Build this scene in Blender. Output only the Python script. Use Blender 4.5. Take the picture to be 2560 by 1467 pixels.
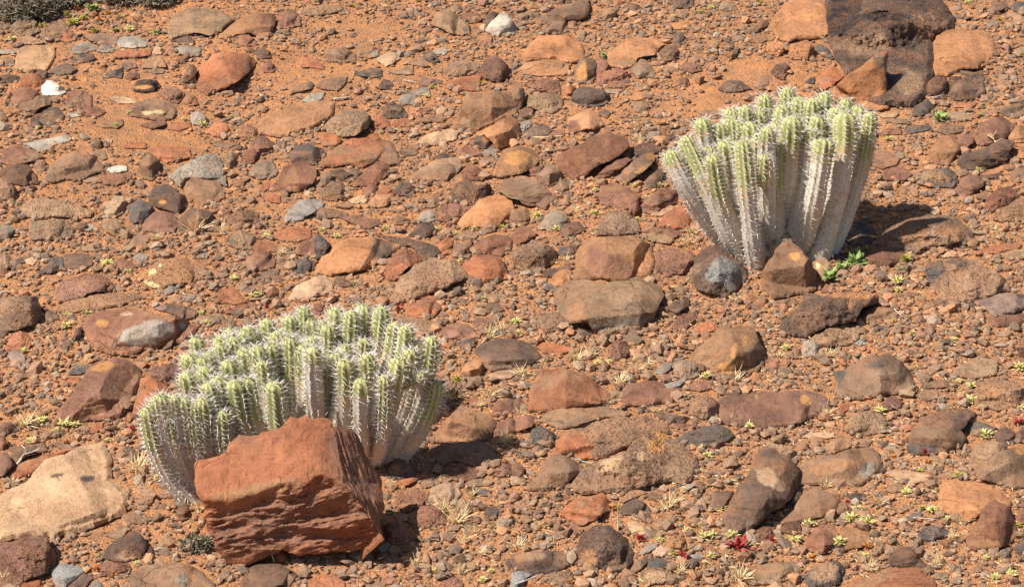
import bpy, math, random
import numpy as np

# ------------------------------------------------------------------ scene, camera, light
scene = bpy.context.scene
for o in list(bpy.data.objects):
    bpy.data.objects.remove(o, do_unlink=True)
COL = scene.collection
rng = np.random.default_rng(11)
random.seed(5)

IW, IH = 2560.0, 1467.0                       # photograph size in pixels
SLOPE, PITCH, HFOV, DIST = math.radians(10), math.radians(18), math.radians(20), 12.0
XV = np.array([1.0, 0, 0])
TV = np.array([0, math.cos(SLOPE), math.sin(SLOPE)])      # uphill along the ground
NV = np.array([0, -math.sin(SLOPE), math.cos(SLOPE)])     # ground normal
FV = np.array([0, math.cos(PITCH), -math.sin(PITCH)])     # view direction
UV_ = np.array([0, math.sin(PITCH), math.cos(PITCH)])     # view up
CAM = -DIST * FV
FPX = IW / (2 * math.tan(HFOV / 2))

cam_d = bpy.data.cameras.new('camera')
cam_d.sensor_width = 36.0
cam_d.lens = 18.0 / math.tan(HFOV / 2)
cam_d.clip_start, cam_d.clip_end = 0.1, 1000.0
cam = bpy.data.objects.new('camera', cam_d)
COL.objects.link(cam)
cam.location = CAM
cam.rotation_euler = (math.pi / 2 - PITCH, 0, 0)
scene.camera = cam

SUN_DIR = np.array([-0.55, -0.25, 0.80]); SUN_DIR /= np.linalg.norm(SUN_DIR)
sun_el = math.asin(SUN_DIR[2]); sun_rot = math.atan2(SUN_DIR[0], SUN_DIR[1])
world = bpy.data.worlds.new('World'); scene.world = world
world.use_nodes = True
wn = world.node_tree.nodes; wl = world.node_tree.links
bg = wn['Background']
sky = wn.new('ShaderNodeTexSky'); sky.sky_type = 'NISHITA'; sky.sun_disc = False
sky.sun_elevation = sun_el; sky.sun_rotation = sun_rot
wl.new(sky.outputs[0], bg.inputs[0]); bg.inputs[1].default_value = 0.065
sd = bpy.data.lights.new('sun', 'SUN'); sd.energy = 4.8; sd.angle = math.radians(0.53); sd.color = (1.0, 0.95, 0.87)
sun = bpy.data.objects.new('sun', sd); COL.objects.link(sun)
from mathutils import Vector, Matrix
sun.rotation_euler = Vector(SUN_DIR).to_track_quat('Z', 'Y').to_euler()
scene.view_settings.view_transform = 'Standard'
scene.view_settings.look = 'None'
scene.view_settings.gamma = 1.0
scene.view_settings.use_curve_mapping = False
scene.view_settings.exposure = 0.58

# ------------------------------------------------------------------ helpers
def lin(c):
    c = np.asarray(c, float) / 255.0
    return np.where(c <= 0.04045, c / 12.92, ((c + 0.055) / 1.055) ** 2.4)

def hash3(ix, iy, iz, seed=0):
    M = np.uint32
    with np.errstate(over='ignore'):
        h = ix.astype(np.int64).astype(M) * M(374761393) + iy.astype(np.int64).astype(M) * M(668265263) \
            + iz.astype(np.int64).astype(M) * M(2147483647) + M((seed * 974711 + 12345) & 0xffffffff)
        h = (h ^ (h >> M(13))) * M(1274126177)
        h = (h ^ (h >> M(16))) * M(2246822519)
        h = h ^ (h >> M(15))
    return h.astype(np.float64) / 4294967295.0

def noise(p, f=1.0, seed=0):
    q = p * f; i = np.floor(q); t = q - i; t = t * t * t * (t * (t * 6 - 15) + 10)
    r = 0
    for a in (0, 1):
        for b in (0, 1):
            for c in (0, 1):
                w = (t[:, 0] if a else 1 - t[:, 0]) * (t[:, 1] if b else 1 - t[:, 1]) * (t[:, 2] if c else 1 - t[:, 2])
                r = r + w * hash3(i[:, 0] + a, i[:, 1] + b, i[:, 2] + c, seed)
    return r * 2 - 1

def fbm(p, f=1.0, o=4, seed=0, g=0.5):
    r = 0; a = 1.0; s = 0
    for k in range(o):
        r = r + a * noise(p, f, seed + k * 7); s += a; a *= g; f *= 2.03
    return r / s

def ridged(p, f=1.0, o=3, seed=0):
    r = 0; a = 1.0; s = 0
    for k in range(o):
        r = r + a * (1 - np.abs(noise(p, f, seed + k * 5)) * 2); s += a; a *= 0.5; f *= 2.1
    return r / s

def rays(px):                                   # photo pixels -> ray with unit depth along the view axis
    px = np.atleast_2d(np.asarray(px, float))
    return FV + ((px[:, 0:1] - IW / 2) / FPX) * XV - ((px[:, 1:2] - IH / 2) / FPX) * UV_

def project(P):
    d = P - CAM; z = d @ FV
    return np.stack([IW / 2 + FPX * (d @ XV) / z, IH / 2 - FPX * (d @ UV_) / z], 1)

def gheight(s, t):                              # soil relief above the mean slope
    p = np.stack([s, t, np.zeros_like(s)], 1)
    return 0.030 * noise(p, 0.8, 3) + 0.014 * noise(p, 3.1, 4)

def gfine(s, t):
    p = np.stack([s, t, np.zeros_like(s)], 1)
    return gheight(s, t) + 0.006 * fbm(p, 9.0, 3, 8) + 0.005 * np.maximum(0, ridged(p, 17.0, 2, 9) - 0.2)

def ground_pt(s, t, h=0.0):
    s = np.atleast_1d(np.asarray(s, float)); t = np.atleast_1d(np.asarray(t, float))
    return s[:, None] * XV + t[:, None] * TV + (gheight(s, t) + h)[:, None] * NV

def hit(px):                                    # where the ray through a pixel meets the ground
    r = rays(px); h = np.zeros(len(r))
    for _ in range(6):
        d = (h - CAM @ NV) / (r @ NV)
        P = CAM + r * d[:, None]
        h = gheight(P @ XV, P @ TV)
    return P, d

def link_mesh(name, V, F, mat, parent=None, loc=None, smooth=True, colors=None, uv=None, fmat=None):
    """V (n,3); F either (m,k) array or list of arrays -> one mesh object"""
    me = bpy.data.meshes.new(name)
    V = np.asarray(V, float)
    loc = np.zeros(3) if loc is None else np.asarray(loc, float)
    Fs = [np.asarray(f, int) for f in (F if isinstance(F, list) else [F]) if len(f)]
    li = np.concatenate([f.ravel() for f in Fs]); sz = np.concatenate([np.full(len(f), f.shape[1]) for f in Fs])
    me.vertices.add(len(V)); me.vertices.foreach_set('co', (V - loc).astype(np.float32).ravel())
    me.loops.add(len(li)); me.loops.foreach_set('vertex_index', li.astype(np.int32))
    me.polygons.add(len(sz))
    me.polygons.foreach_set('loop_start', np.concatenate([[0], np.cumsum(sz)[:-1]]).astype(np.int32))
    me.polygons.foreach_set('loop_total', sz.astype(np.int32))
    me.update(calc_edges=True)
    me.polygons.foreach_set('use_smooth', np.full(len(sz), smooth))
    if colors is not None:
        a = me.color_attributes.new('Col', 'FLOAT_COLOR', 'POINT')
        c = np.ones((len(V), 4), np.float32); c[:, :3] = colors[:, :3]
        if colors.shape[1] > 3: c[:, 3] = colors[:, 3]
        a.data.foreach_set('color', c.ravel())
    if uv is not None:
        l = me.uv_layers.new(name='UVMap'); l.data.foreach_set('uv', uv[li].astype(np.float32).ravel())
    me.validate()
    if mat: me.materials.append(mat)
    o = bpy.data.objects.new(name, me); COL.objects.link(o)
    if parent is not None:
        o.parent = parent; o.location = Vector(loc) - parent.location
    else:
        o.location = loc
    return o

def tag(o, label=None, cat=None, group=None, kind=None):
    if label: o['label'] = label
    if cat: o['category'] = cat
    if group: o['group'] = group
    if kind: o['kind'] = kind
    return o

def empty(name, loc):
    o = bpy.data.objects.new(name, None); COL.objects.link(o); o.location = loc; o.empty_display_size = 0.1
    return o

# ------------------------------------------------------------------ materials
class NT:
    def __init__(s, name, rough=0.9, spec=0.2):
        s.m = bpy.data.materials.new(name); s.m.use_nodes = True
        s.n = s.m.node_tree.nodes; s.l = s.m.node_tree.links
        s.b = s.n['Principled BSDF']; s.b.inputs['Roughness'].default_value = rough
        s.b.inputs['Specular IOR Level'].default_value = spec
    def node(s, t, **kw):
        n = s.n.new(t)
        for k, v in kw.items():
            if k.startswith('i_'):
                n.inputs[k[2:].replace('_', ' ')].default_value = v
            else: setattr(n, k, v)
        return n
    def noise(s, vec, scale, detail=4, rough=0.55, dist=0):
        n = s.node('ShaderNodeTexNoise'); n.inputs['Scale'].default_value = scale
        n.inputs['Detail'].default_value = detail; n.inputs['Roughness'].default_value = rough
        n.inputs['Distortion'].default_value = dist
        s.l.new(vec, n.inputs['Vector']); return n.outputs['Fac']
    def vor(s, vec, scale, feat='F1'):
        n = s.node('ShaderNodeTexVoronoi', feature=feat); n.inputs['Scale'].default_value = scale
        s.l.new(vec, n.inputs['Vector']); return n.outputs['Distance']
    def ramp(s, fac, a, b, ca=0.0, cb=1.0):
        n = s.node('ShaderNodeMapRange'); n.inputs[1].default_value = a; n.inputs[2].default_value = b
        n.inputs[3].default_value = ca; n.inputs[4].default_value = cb; n.interpolation_type = 'SMOOTHSTEP'
        s.l.new(fac, n.inputs[0]); return n.outputs[0]
    def math(s, op, a, b):
        n = s.node('ShaderNodeMath', operation=op)
        for i, x in enumerate((a, b)):
            if isinstance(x, (int, float)): n.inputs[i].default_value = x
            else: s.l.new(x, n.inputs[i])
        return n.outputs[0]
    def mix(s, fac, a, b, mode='MIX'):
        n = s.node('ShaderNodeMix', data_type='RGBA', blend_type=mode)
        for sock, x in ((n.inputs[0], fac), (n.inputs[6], a), (n.inputs[7], b)):
            if hasattr(x, 'node'): s.l.new(x, sock)
            elif isinstance(x, (int, float)): sock.default_value = x
            else: sock.default_value = (*x, 1)
        return n.outputs[2]
    def bump(s, h, strength, dist, prev=None):
        n = s.node('ShaderNodeBump'); n.inputs['Strength'].default_value = strength
        n.inputs['Distance'].default_value = dist; s.l.new(h, n.inputs['Height'])
        if prev is not None: s.l.new(prev, n.inputs['Normal'])
        return n.outputs[0]
    def out(s, col, nrm=None):
        if hasattr(col, 'node'): s.l.new(col, s.b.inputs['Base Color'])
        else: s.b.inputs['Base Color'].default_value = (*col, 1)
        if nrm is not None: s.l.new(nrm, s.b.inputs['Normal'])
        return s.m
    def pos(s):
        return s.node('ShaderNodeNewGeometry').outputs['Position']
    def col(s):
        return s.node('ShaderNodeVertexColor', layer_name='Col').outputs['Color']

DUST = lin((190, 132, 92)) * 0.8

def rock_mat(name, kind):
    t = NT(name, 0.88, 0.22); p = t.pos(); c = t.col()
    big = t.noise(p, 9, 5, 0.6, 0.4); mid = t.noise(p, 34, 5, 0.65); fine = t.noise(p, 160, 4, 0.7)
    # dust settled in blotches, darker varnish elsewhere
    c1 = t.mix(t.ramp(big, 0.40, 0.72, 0.0, 0.42), c, tuple(DUST))
    c1 = t.mix(t.ramp(mid, 0.54, 0.34, 0.0, 0.60), c1, t.mix(1.0, c, (0.52, 0.46, 0.46), 'MULTIPLY'))
    c1 = t.mix(t.ramp(fine, 0.35, 0.70, 0.0, 0.55), c1, t.mix(1.0, c, (1.5, 1.42, 1.35), 'MULTIPLY'))
    if kind == 'v':
        pit = t.ramp(t.vor(p, 75), 0.14, 0.42); pit2 = t.ramp(t.vor(p, 170), 0.10, 0.40)
        c1 = t.mix(t.ramp(pit2, 0.5, 0.0, 0.0, 0.5), c1, (0.05, 0.032, 0.024))
        n = t.bump(pit, 0.8, 0.010); n = t.bump(pit2, 0.6, 0.004, n); n = t.bump(mid, 0.9, 0.016, n)
    elif kind == 'b':
        mp = t.node('ShaderNodeMapping'); mp.inputs['Scale'].default_value = (1, 2, 9); mp.inputs['Rotation'].default_value = (0.25, 0.2, 0)
        t.l.new(p, mp.inputs[0]); lay = t.noise(mp.outputs[0], 14, 6, 0.65, 0.6)
        c1 = t.mix(t.ramp(lay, 0.45, 0.30, 0.0, 0.5), c1, t.mix(1.0, c, (0.45, 0.40, 0.38), 'MULTIPLY'))
        n = t.bump(lay, 0.9, 0.02); n = t.bump(fine, 0.5, 0.005, n)
    else:
        sp = t.ramp(t.vor(p, 120), 0.09, 0.16)
        sp2 = t.math('MULTIPLY', t.ramp(sp, 1.0, 0.0), t.ramp(big, 0.45, 0.6))
        c1 = t.mix(t.math('MULTIPLY', sp2, 0.55), c1, (0.05, 0.035, 0.03))
        n = t.bump(mid, 0.8, 0.016); n = t.bump(fine, 0.7, 0.006, n)
        mp = t.node('ShaderNodeMix', data_type='VECTOR'); mp.inputs[0].default_value = 0.10
        nz = t.node('ShaderNodeTexNoise'); nz.inputs['Scale'].default_value = 11; nz.inputs['Detail'].default_value = 5; t.l.new(p, nz.inputs['Vector'])
        t.l.new(p, mp.inputs[4]); t.l.new(nz.outputs['Color'], mp.inputs[5])
        ed = t.vor(mp.outputs[1], 6.5, 'DISTANCE_TO_EDGE')
        ck = t.math('MULTIPLY', t.ramp(ed, 0.014, 0.003), t.ramp(t.noise(p, 6, 3), 0.54, 0.62))
        c1 = t.mix(t.math('MULTIPLY', ck, 0.45), c1, (0.045, 0.03, 0.024))
        n = t.bump(t.math('SUBTRACT', 1.0, ck), 0.8, 0.008, n)
    return t.out(c1, n)

MAT_S = rock_mat('weathered_rock', 's'); MAT_V = rock_mat('pitted_lava_rock', 'v'); MAT_B = rock_mat('layered_rock', 'b')
ROCKMAT = {'s': MAT_S, 'v': MAT_V, 'b': MAT_B}

def soil_mat():
    t = NT('orange_soil', 0.97, 0.1); p = t.pos()
    a = t.noise(p, 2.2, 4, 0.6, 0.3); b = t.noise(p, 16, 5, 0.65); f = t.noise(p, 140, 4, 0.7)
    c = t.mix(t.ramp(a, 0.35, 0.7), tuple(lin((204, 139, 90)) * 0.82), tuple(lin((188, 131, 90)) * 0.80))
    c = t.mix(t.ramp(b, 0.58, 0.36, 0.0, 0.75), c, tuple(lin((158, 116, 88)) * 0.76))
    c = t.mix(t.ramp(f, 0.42, 0.75, 0.0, 0.55), c, tuple(lin((224, 172, 128)) * 0.86))
    g = t.vor(p, 260); g2 = t.vor(p, 110)
    c = t.mix(t.ramp(g2, 0.26, 0.12, 0.0, 0.6), c, tuple(lin((120, 84, 64)) * 0.7))
    n = t.bump(b, 0.8, 0.02); n = t.bump(g2, 0.8, 0.006, n); n = t.bump(g, 0.8, 0.003, n)
    return t.out(c, n)
MAT_SOIL = soil_mat()

def vc_mat(name, rough=0.9, amt=0.35, scale=120, spec=0.2):
    t = NT(name, rough, spec); p = t.pos(); c = t.col(); f = t.noise(p, scale, 4, 0.7)
    c = t.mix(t.ramp(f, 0.35, 0.7, 0, amt), c, t.mix(1.0, c, (1.6, 1.5, 1.4), 'MULTIPLY'))
    c = t.mix(t.ramp(f, 0.5, 0.3, 0, amt), c, t.mix(1.0, c, (0.5, 0.45, 0.42), 'MULTIPLY'))
    return t.out(c, t.bump(f, 0.5, 0.004))
MAT_GRAVEL = vc_mat('gravel_stone', amt=0.45)

def leaf_mat(name, col, col2, sub=0.0):
    t = NT(name, 0.6, 0.3); p = t.pos(); f = t.noise(p, 60, 3)
    c = t.mix(t.ramp(f, 0.35, 0.65), tuple(lin(col)), tuple(lin(col2)))
    t.out(c); t.b.inputs['Subsurface Weight'].default_value = 0.0
    return t.m
MAT_SUCC = leaf_mat('pale_succulent_leaf', (218, 204, 136), (186, 178, 104))
MAT_GREEN = leaf_mat('fresh_green_leaf', (126, 148, 80), (146, 160, 92))
MAT_LIME = leaf_mat('lime_leaf', (150, 150, 60), (176, 160, 74))
MAT_RED = leaf_mat('crimson_succulent_leaf', (140, 42, 50), (172, 62, 52))
MAT_STRAW = leaf_mat('dry_straw', (236, 214, 168), (206, 176, 126))
MAT_TWIG = leaf_mat('bleached_twig', (214, 202, 186), (176, 160, 142))
MAT_SHRUB = leaf_mat('dry_scrub_twig', (176, 160, 140), (120, 106, 88))
MAT_OCHRE = leaf_mat('ochre_succulent_leaf', (196, 136, 62), (176, 108, 60))

# ------------------------------------------------------------------ the ground
def axis(lo, hi, step, far):
    a = np.arange(lo, hi + 1e-6, step); out = [a]
    x, d, e = hi, step, []
    while x < far: d *= 1.35; x += d; e.append(x)
    x, d, g = lo, step, []
    while x > -far: d *= 1.35; x -= d; g.append(x)
    return np.concatenate([np.array(g[::-1]), a, np.array(e)])
gs = axis(-2.9, 2.9, 0.022, 220.0); gt = axis(-2.6, 3.9, 0.022, 220.0)
S, Tm = np.meshgrid(gs, gt); sf, tf = S.ravel(), Tm.ravel()
GV = sf[:, None] * XV + tf[:, None] * TV + gfine(sf, tf)[:, None] * NV
nx, ny = len(gs), len(gt)
idx = np.arange(nx * ny).reshape(ny, nx)
GF = np.stack([idx[:-1, :-1].ravel(), idx[:-1, 1:].ravel(), idx[1:, 1:].ravel(), idx[1:, :-1].ravel()], 1)
ground = link_mesh('ground', GV, GF, MAT_SOIL)
tag(ground, 'bare orange soil of the stony hillside slope', 'ground', kind='structure')

# ------------------------------------------------------------------ rocks traced from the photograph
# one line per rock: outline in tile pixels | colour surface front right [w=..] | label (landmarks only) | patches
# a tile is 640 x 489 photo pixels, drawn at 2.978 times; front / right = tenths of the outline taken by those faces
TS = 1906.0 / 640.0
PAL = {'bo': (168, 106, 74), 'ro': (178, 115, 81), 'or': (198, 139, 96), 'ob': (172, 128, 94), 'rb': (145, 104, 84), 'br': (150, 119, 95), 'db': (110, 89, 76),
       'tn': (197, 161, 126), 'gt': (164, 133, 104), 'gy': (158, 145, 129), 'dg': (103, 94, 87), 'bg': (148, 145, 139), 'wh': (222, 209, 194),
       'oc': (206, 150, 94), 'cr': (226, 204, 150), 'lg': (180, 169, 154), 'pk': (214, 176, 148), 'bk': (62, 52, 48), 'gp': (160, 133, 118)}
CNAME = {'bo': 'rust-orange', 'ro': 'rust-red', 'or': 'orange', 'ob': 'orange-brown', 'rb': 'red-brown', 'br': 'brown', 'db': 'dark brown', 'tn': 'tan', 'gt': 'grey-tan',
         'gy': 'grey', 'dg': 'dark grey', 'bg': 'blue-grey', 'wh': 'white', 'pk': 'pale pink', 'gp': 'grey-mauve', 'cr': 'cream', 'lg': 'pale grey', 'bk': 'black', 'oc': 'ochre'}
ROCKS = {}
ROCKS[0, 0] = """
105,510 130,370 200,340 330,335 410,345 412,410 385,480 335,530 265,515 190,545|tn s 1 2|pale tan slab uphill of white stone
1455,560 1480,510 1580,410 1690,385 1830,400 1890,440 1895,500 1800,590 1680,660 1600,680 1545,715 1470,660|ro s 4 1|rust-orange lozenge boulder with dark underside
1240,190 1290,110 1400,60 1530,60 1660,80 1740,150 1650,235 1560,265 1450,240 1370,265 1280,300 1250,250|gt b 2 0|broad cracked grey-tan slab near scrub
1625,280 1700,200 1800,130 1906,85 2000,95 2035,140 2020,270 1960,290 1870,250 1760,255 1690,300|ob s 4 2|big orange-brown boulder against cracked grey-tan slab
1745,270 1830,245 1906,300 1906,350 1780,340|rb s 5 1|
1290,300 1400,265 1450,300 1450,330 1340,335|db v 5 2|
1290,360 1400,335 1500,360 1480,420 1410,425 1300,380|gy s 2 1|
1310,450 1400,385 1430,400 1400,455 1320,470|rb s 5 3|
1330,620 1400,500 1440,480 1470,520 1455,610 1400,655|br v 6 2|
865,320 900,275 1010,270 1100,320 1110,345 1000,360 890,355|lg s 3 1|pale grey smooth slab near scrub
835,410 900,375 1060,380 1135,355 1120,415 1000,430 880,432|ro s 8 1|thin curved rust-red slab
1130,390 1165,335 1225,375 1200,405 1140,405|tn s 5 3|
525,385 560,330 640,310 700,340 720,370 620,400 540,403|gy s 4 3|
715,385 750,335 830,330 865,370 800,395|gy s 5 4|
520,460 570,410 680,395 720,435 650,465 560,472|db v 5 2|
355,545 400,500 500,470 575,510 560,545 450,560|br s 4 1|
125,650 150,580 240,540 300,560 345,620 330,670 220,680|ro v 4 2|rough rust rock behind white stone
303,680 310,645 350,600 385,600 440,640 480,650 497,690 450,712 380,712 320,710|wh s 5 2|bright white quartz stone
78,760 90,690 150,650 240,660 300,700 270,740 180,790 120,800|rb s 4 2|
265,560 280,510 350,530 375,565 330,590|db s 5 2|
-20,570 70,555 150,570 130,610 -20,620|db b 7 2|
70,220 110,150 220,120 280,160 300,230 240,270 140,280|gt v 5 2|
265,165 340,80 440,60 490,100 400,160 300,170|db v 5 2|
300,260 330,180 450,145 510,190 545,260 450,300 340,300|br v 4 2|
440,260 490,215 560,250 565,300 500,318 450,300|ro v 5 3|
120,280 220,265 345,315 250,335 130,320|gt s 2 0|
-20,440 60,420 110,440 100,490 -20,490|gt s 4 0|
625,270 760,245 880,270 870,330 780,330 660,300|br s 4 2|
-20,370 60,370 150,372 120,400 -20,405|gy s 3 0|
755,575 800,540 910,505 920,545 905,585 840,575|dg s 7 2|dark grey wedge stone on orange soil
920,580 960,530 1030,540 1040,580 970,600|rb s 4 2|
1055,510 1100,440 1200,410 1235,470 1235,500 1150,510|gt v 3 1|
1110,535 1140,505 1225,515 1220,545 1150,552|gt s 2 1|
875,490 920,440 1000,460 1025,500 960,520|br v 4 2|
970,660 1020,600 1110,590 1170,600 1200,640 1160,680 1060,690 990,680|bk s 7 2|near-black stone with ochre band|1060,650,70,16,0,oc
1185,690 1230,640 1300,645 1380,690 1375,715 1330,770 1240,760|rb v 4 3|
960,860 1000,770 1100,740 1270,750 1320,830 1290,890 1180,900 1040,880|br b 4 2|lumpy brown rock with pale scars|1090,840,30,12,0,cr;1170,835,40,12,0,cr
810,735 870,715 990,735 1030,770 880,775|tn s 3 0|
1350,760 1400,690 1460,720 1480,780 1400,790|ro s 3 2|
1410,860 1460,825 1530,860 1560,900 1500,930 1430,930|gy v 5 2||1470,880,30,30,0,lg
485,760 500,690 600,670 680,710 690,790 620,815 500,815|rb v 2 1|
590,830 640,790 740,800 795,835 740,870 640,865|rb s 3 1|
120,840 150,760 290,710 400,730 380,780 300,800 250,860 190,875|br v 4 1|
230,880 330,800 440,800 485,860 470,900 380,920 290,905|db s 2 2|flat dark slab downhill of white stone
210,940 260,880 310,900 300,930 230,955|dg s 4 1|
495,855 510,840 600,840 610,860 540,875|lg s 2 0|
-20,860 30,850 65,880 50,905 -20,915|br s 4 2|
710,935 760,905 915,890 920,930 870,955 760,950|ob s 2 1|
1040,935 1110,905 1230,895 1240,925 1130,962|rb s 4 1|
1240,960 1300,910 1420,905 1425,945 1330,975|ro s 2 1|
1535,990 1590,910 1680,920 1730,990 1690,1030 1580,1010|ro s 3 2|
1750,970 1800,930 1906,920 1950,960 1930,1050 1810,1045 1760,1010|ob v 5 2|
165,1075 260,1050 470,1010 520,1050 400,1090 330,1130 290,1130 220,1090|lg s 1 0|low pale grey slab flush with soil
-20,1210 40,1110 150,1085 260,1120 305,1170 230,1200 100,1240|rb s 2 2|
240,1240 280,1190 330,1190 360,1230 330,1280 270,1280|br v 5 2|
-20,1300 60,1230 200,1220 270,1300 290,1365 180,1390 60,1360|db s 5 2|
-20,1480 -20,1350 60,1330 110,1400 140,1456 100,1500|br v 5 2|
330,1340 370,1240 460,1160 560,1130 680,1160 775,1220 780,1280 690,1300 600,1350 500,1340 400,1360|br s 5 3|broad brown humped boulder
650,1140 740,1115 780,1120 800,1180 760,1190 700,1165|br s 4 4|
775,1265 860,1230 940,1235 950,1270 840,1290|lg s 2 0|
745,1330 850,1290 990,1300 980,1330 870,1385 790,1375|rb s 3 1|
605,1345 660,1320 740,1320 760,1355 640,1360|gt s 3 1|
1020,1270 1060,1180 1120,1135 1190,1190 1200,1260 1130,1345 1060,1330|br s 6 4|upright brown block beside salmon slab
1085,1130 1150,1085 1280,1075 1400,1100 1430,1170 1350,1190 1240,1215 1190,1190|ro s 3 1|low salmon slab with undercut edge
1260,1300 1330,1240 1500,1160 1600,1140 1640,1180 1670,1250 1690,1390 1560,1330 1400,1320 1350,1390 1270,1330|gy v 3 1|pale grey pitted wedge rock
1640,1150 1720,1130 1770,1150 1765,1220 1720,1255 1665,1250|gt v 5 2|
1360,1400 1420,1320 1540,1310 1620,1340 1680,1430 1640,1500 1500,1520 1400,1480|br s 3 3|
1105,1440 1150,1390 1240,1370 1330,1420 1350,1490 1230,1520 1120,1500|db s 4 3|
905,1085 1000,1060 1090,1060 1090,1105 930,1105|ro s 3 1|
1580,1080 1650,1055 1760,1070 1700,1110|br s 2 0|
760,1050 800,1025 835,1040 830,1075|tn s 4 3|
1790,1190 1830,1120 1906,1090 1930,1150 1906,1200 1850,1230|rb v 4 2|
"""
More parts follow.
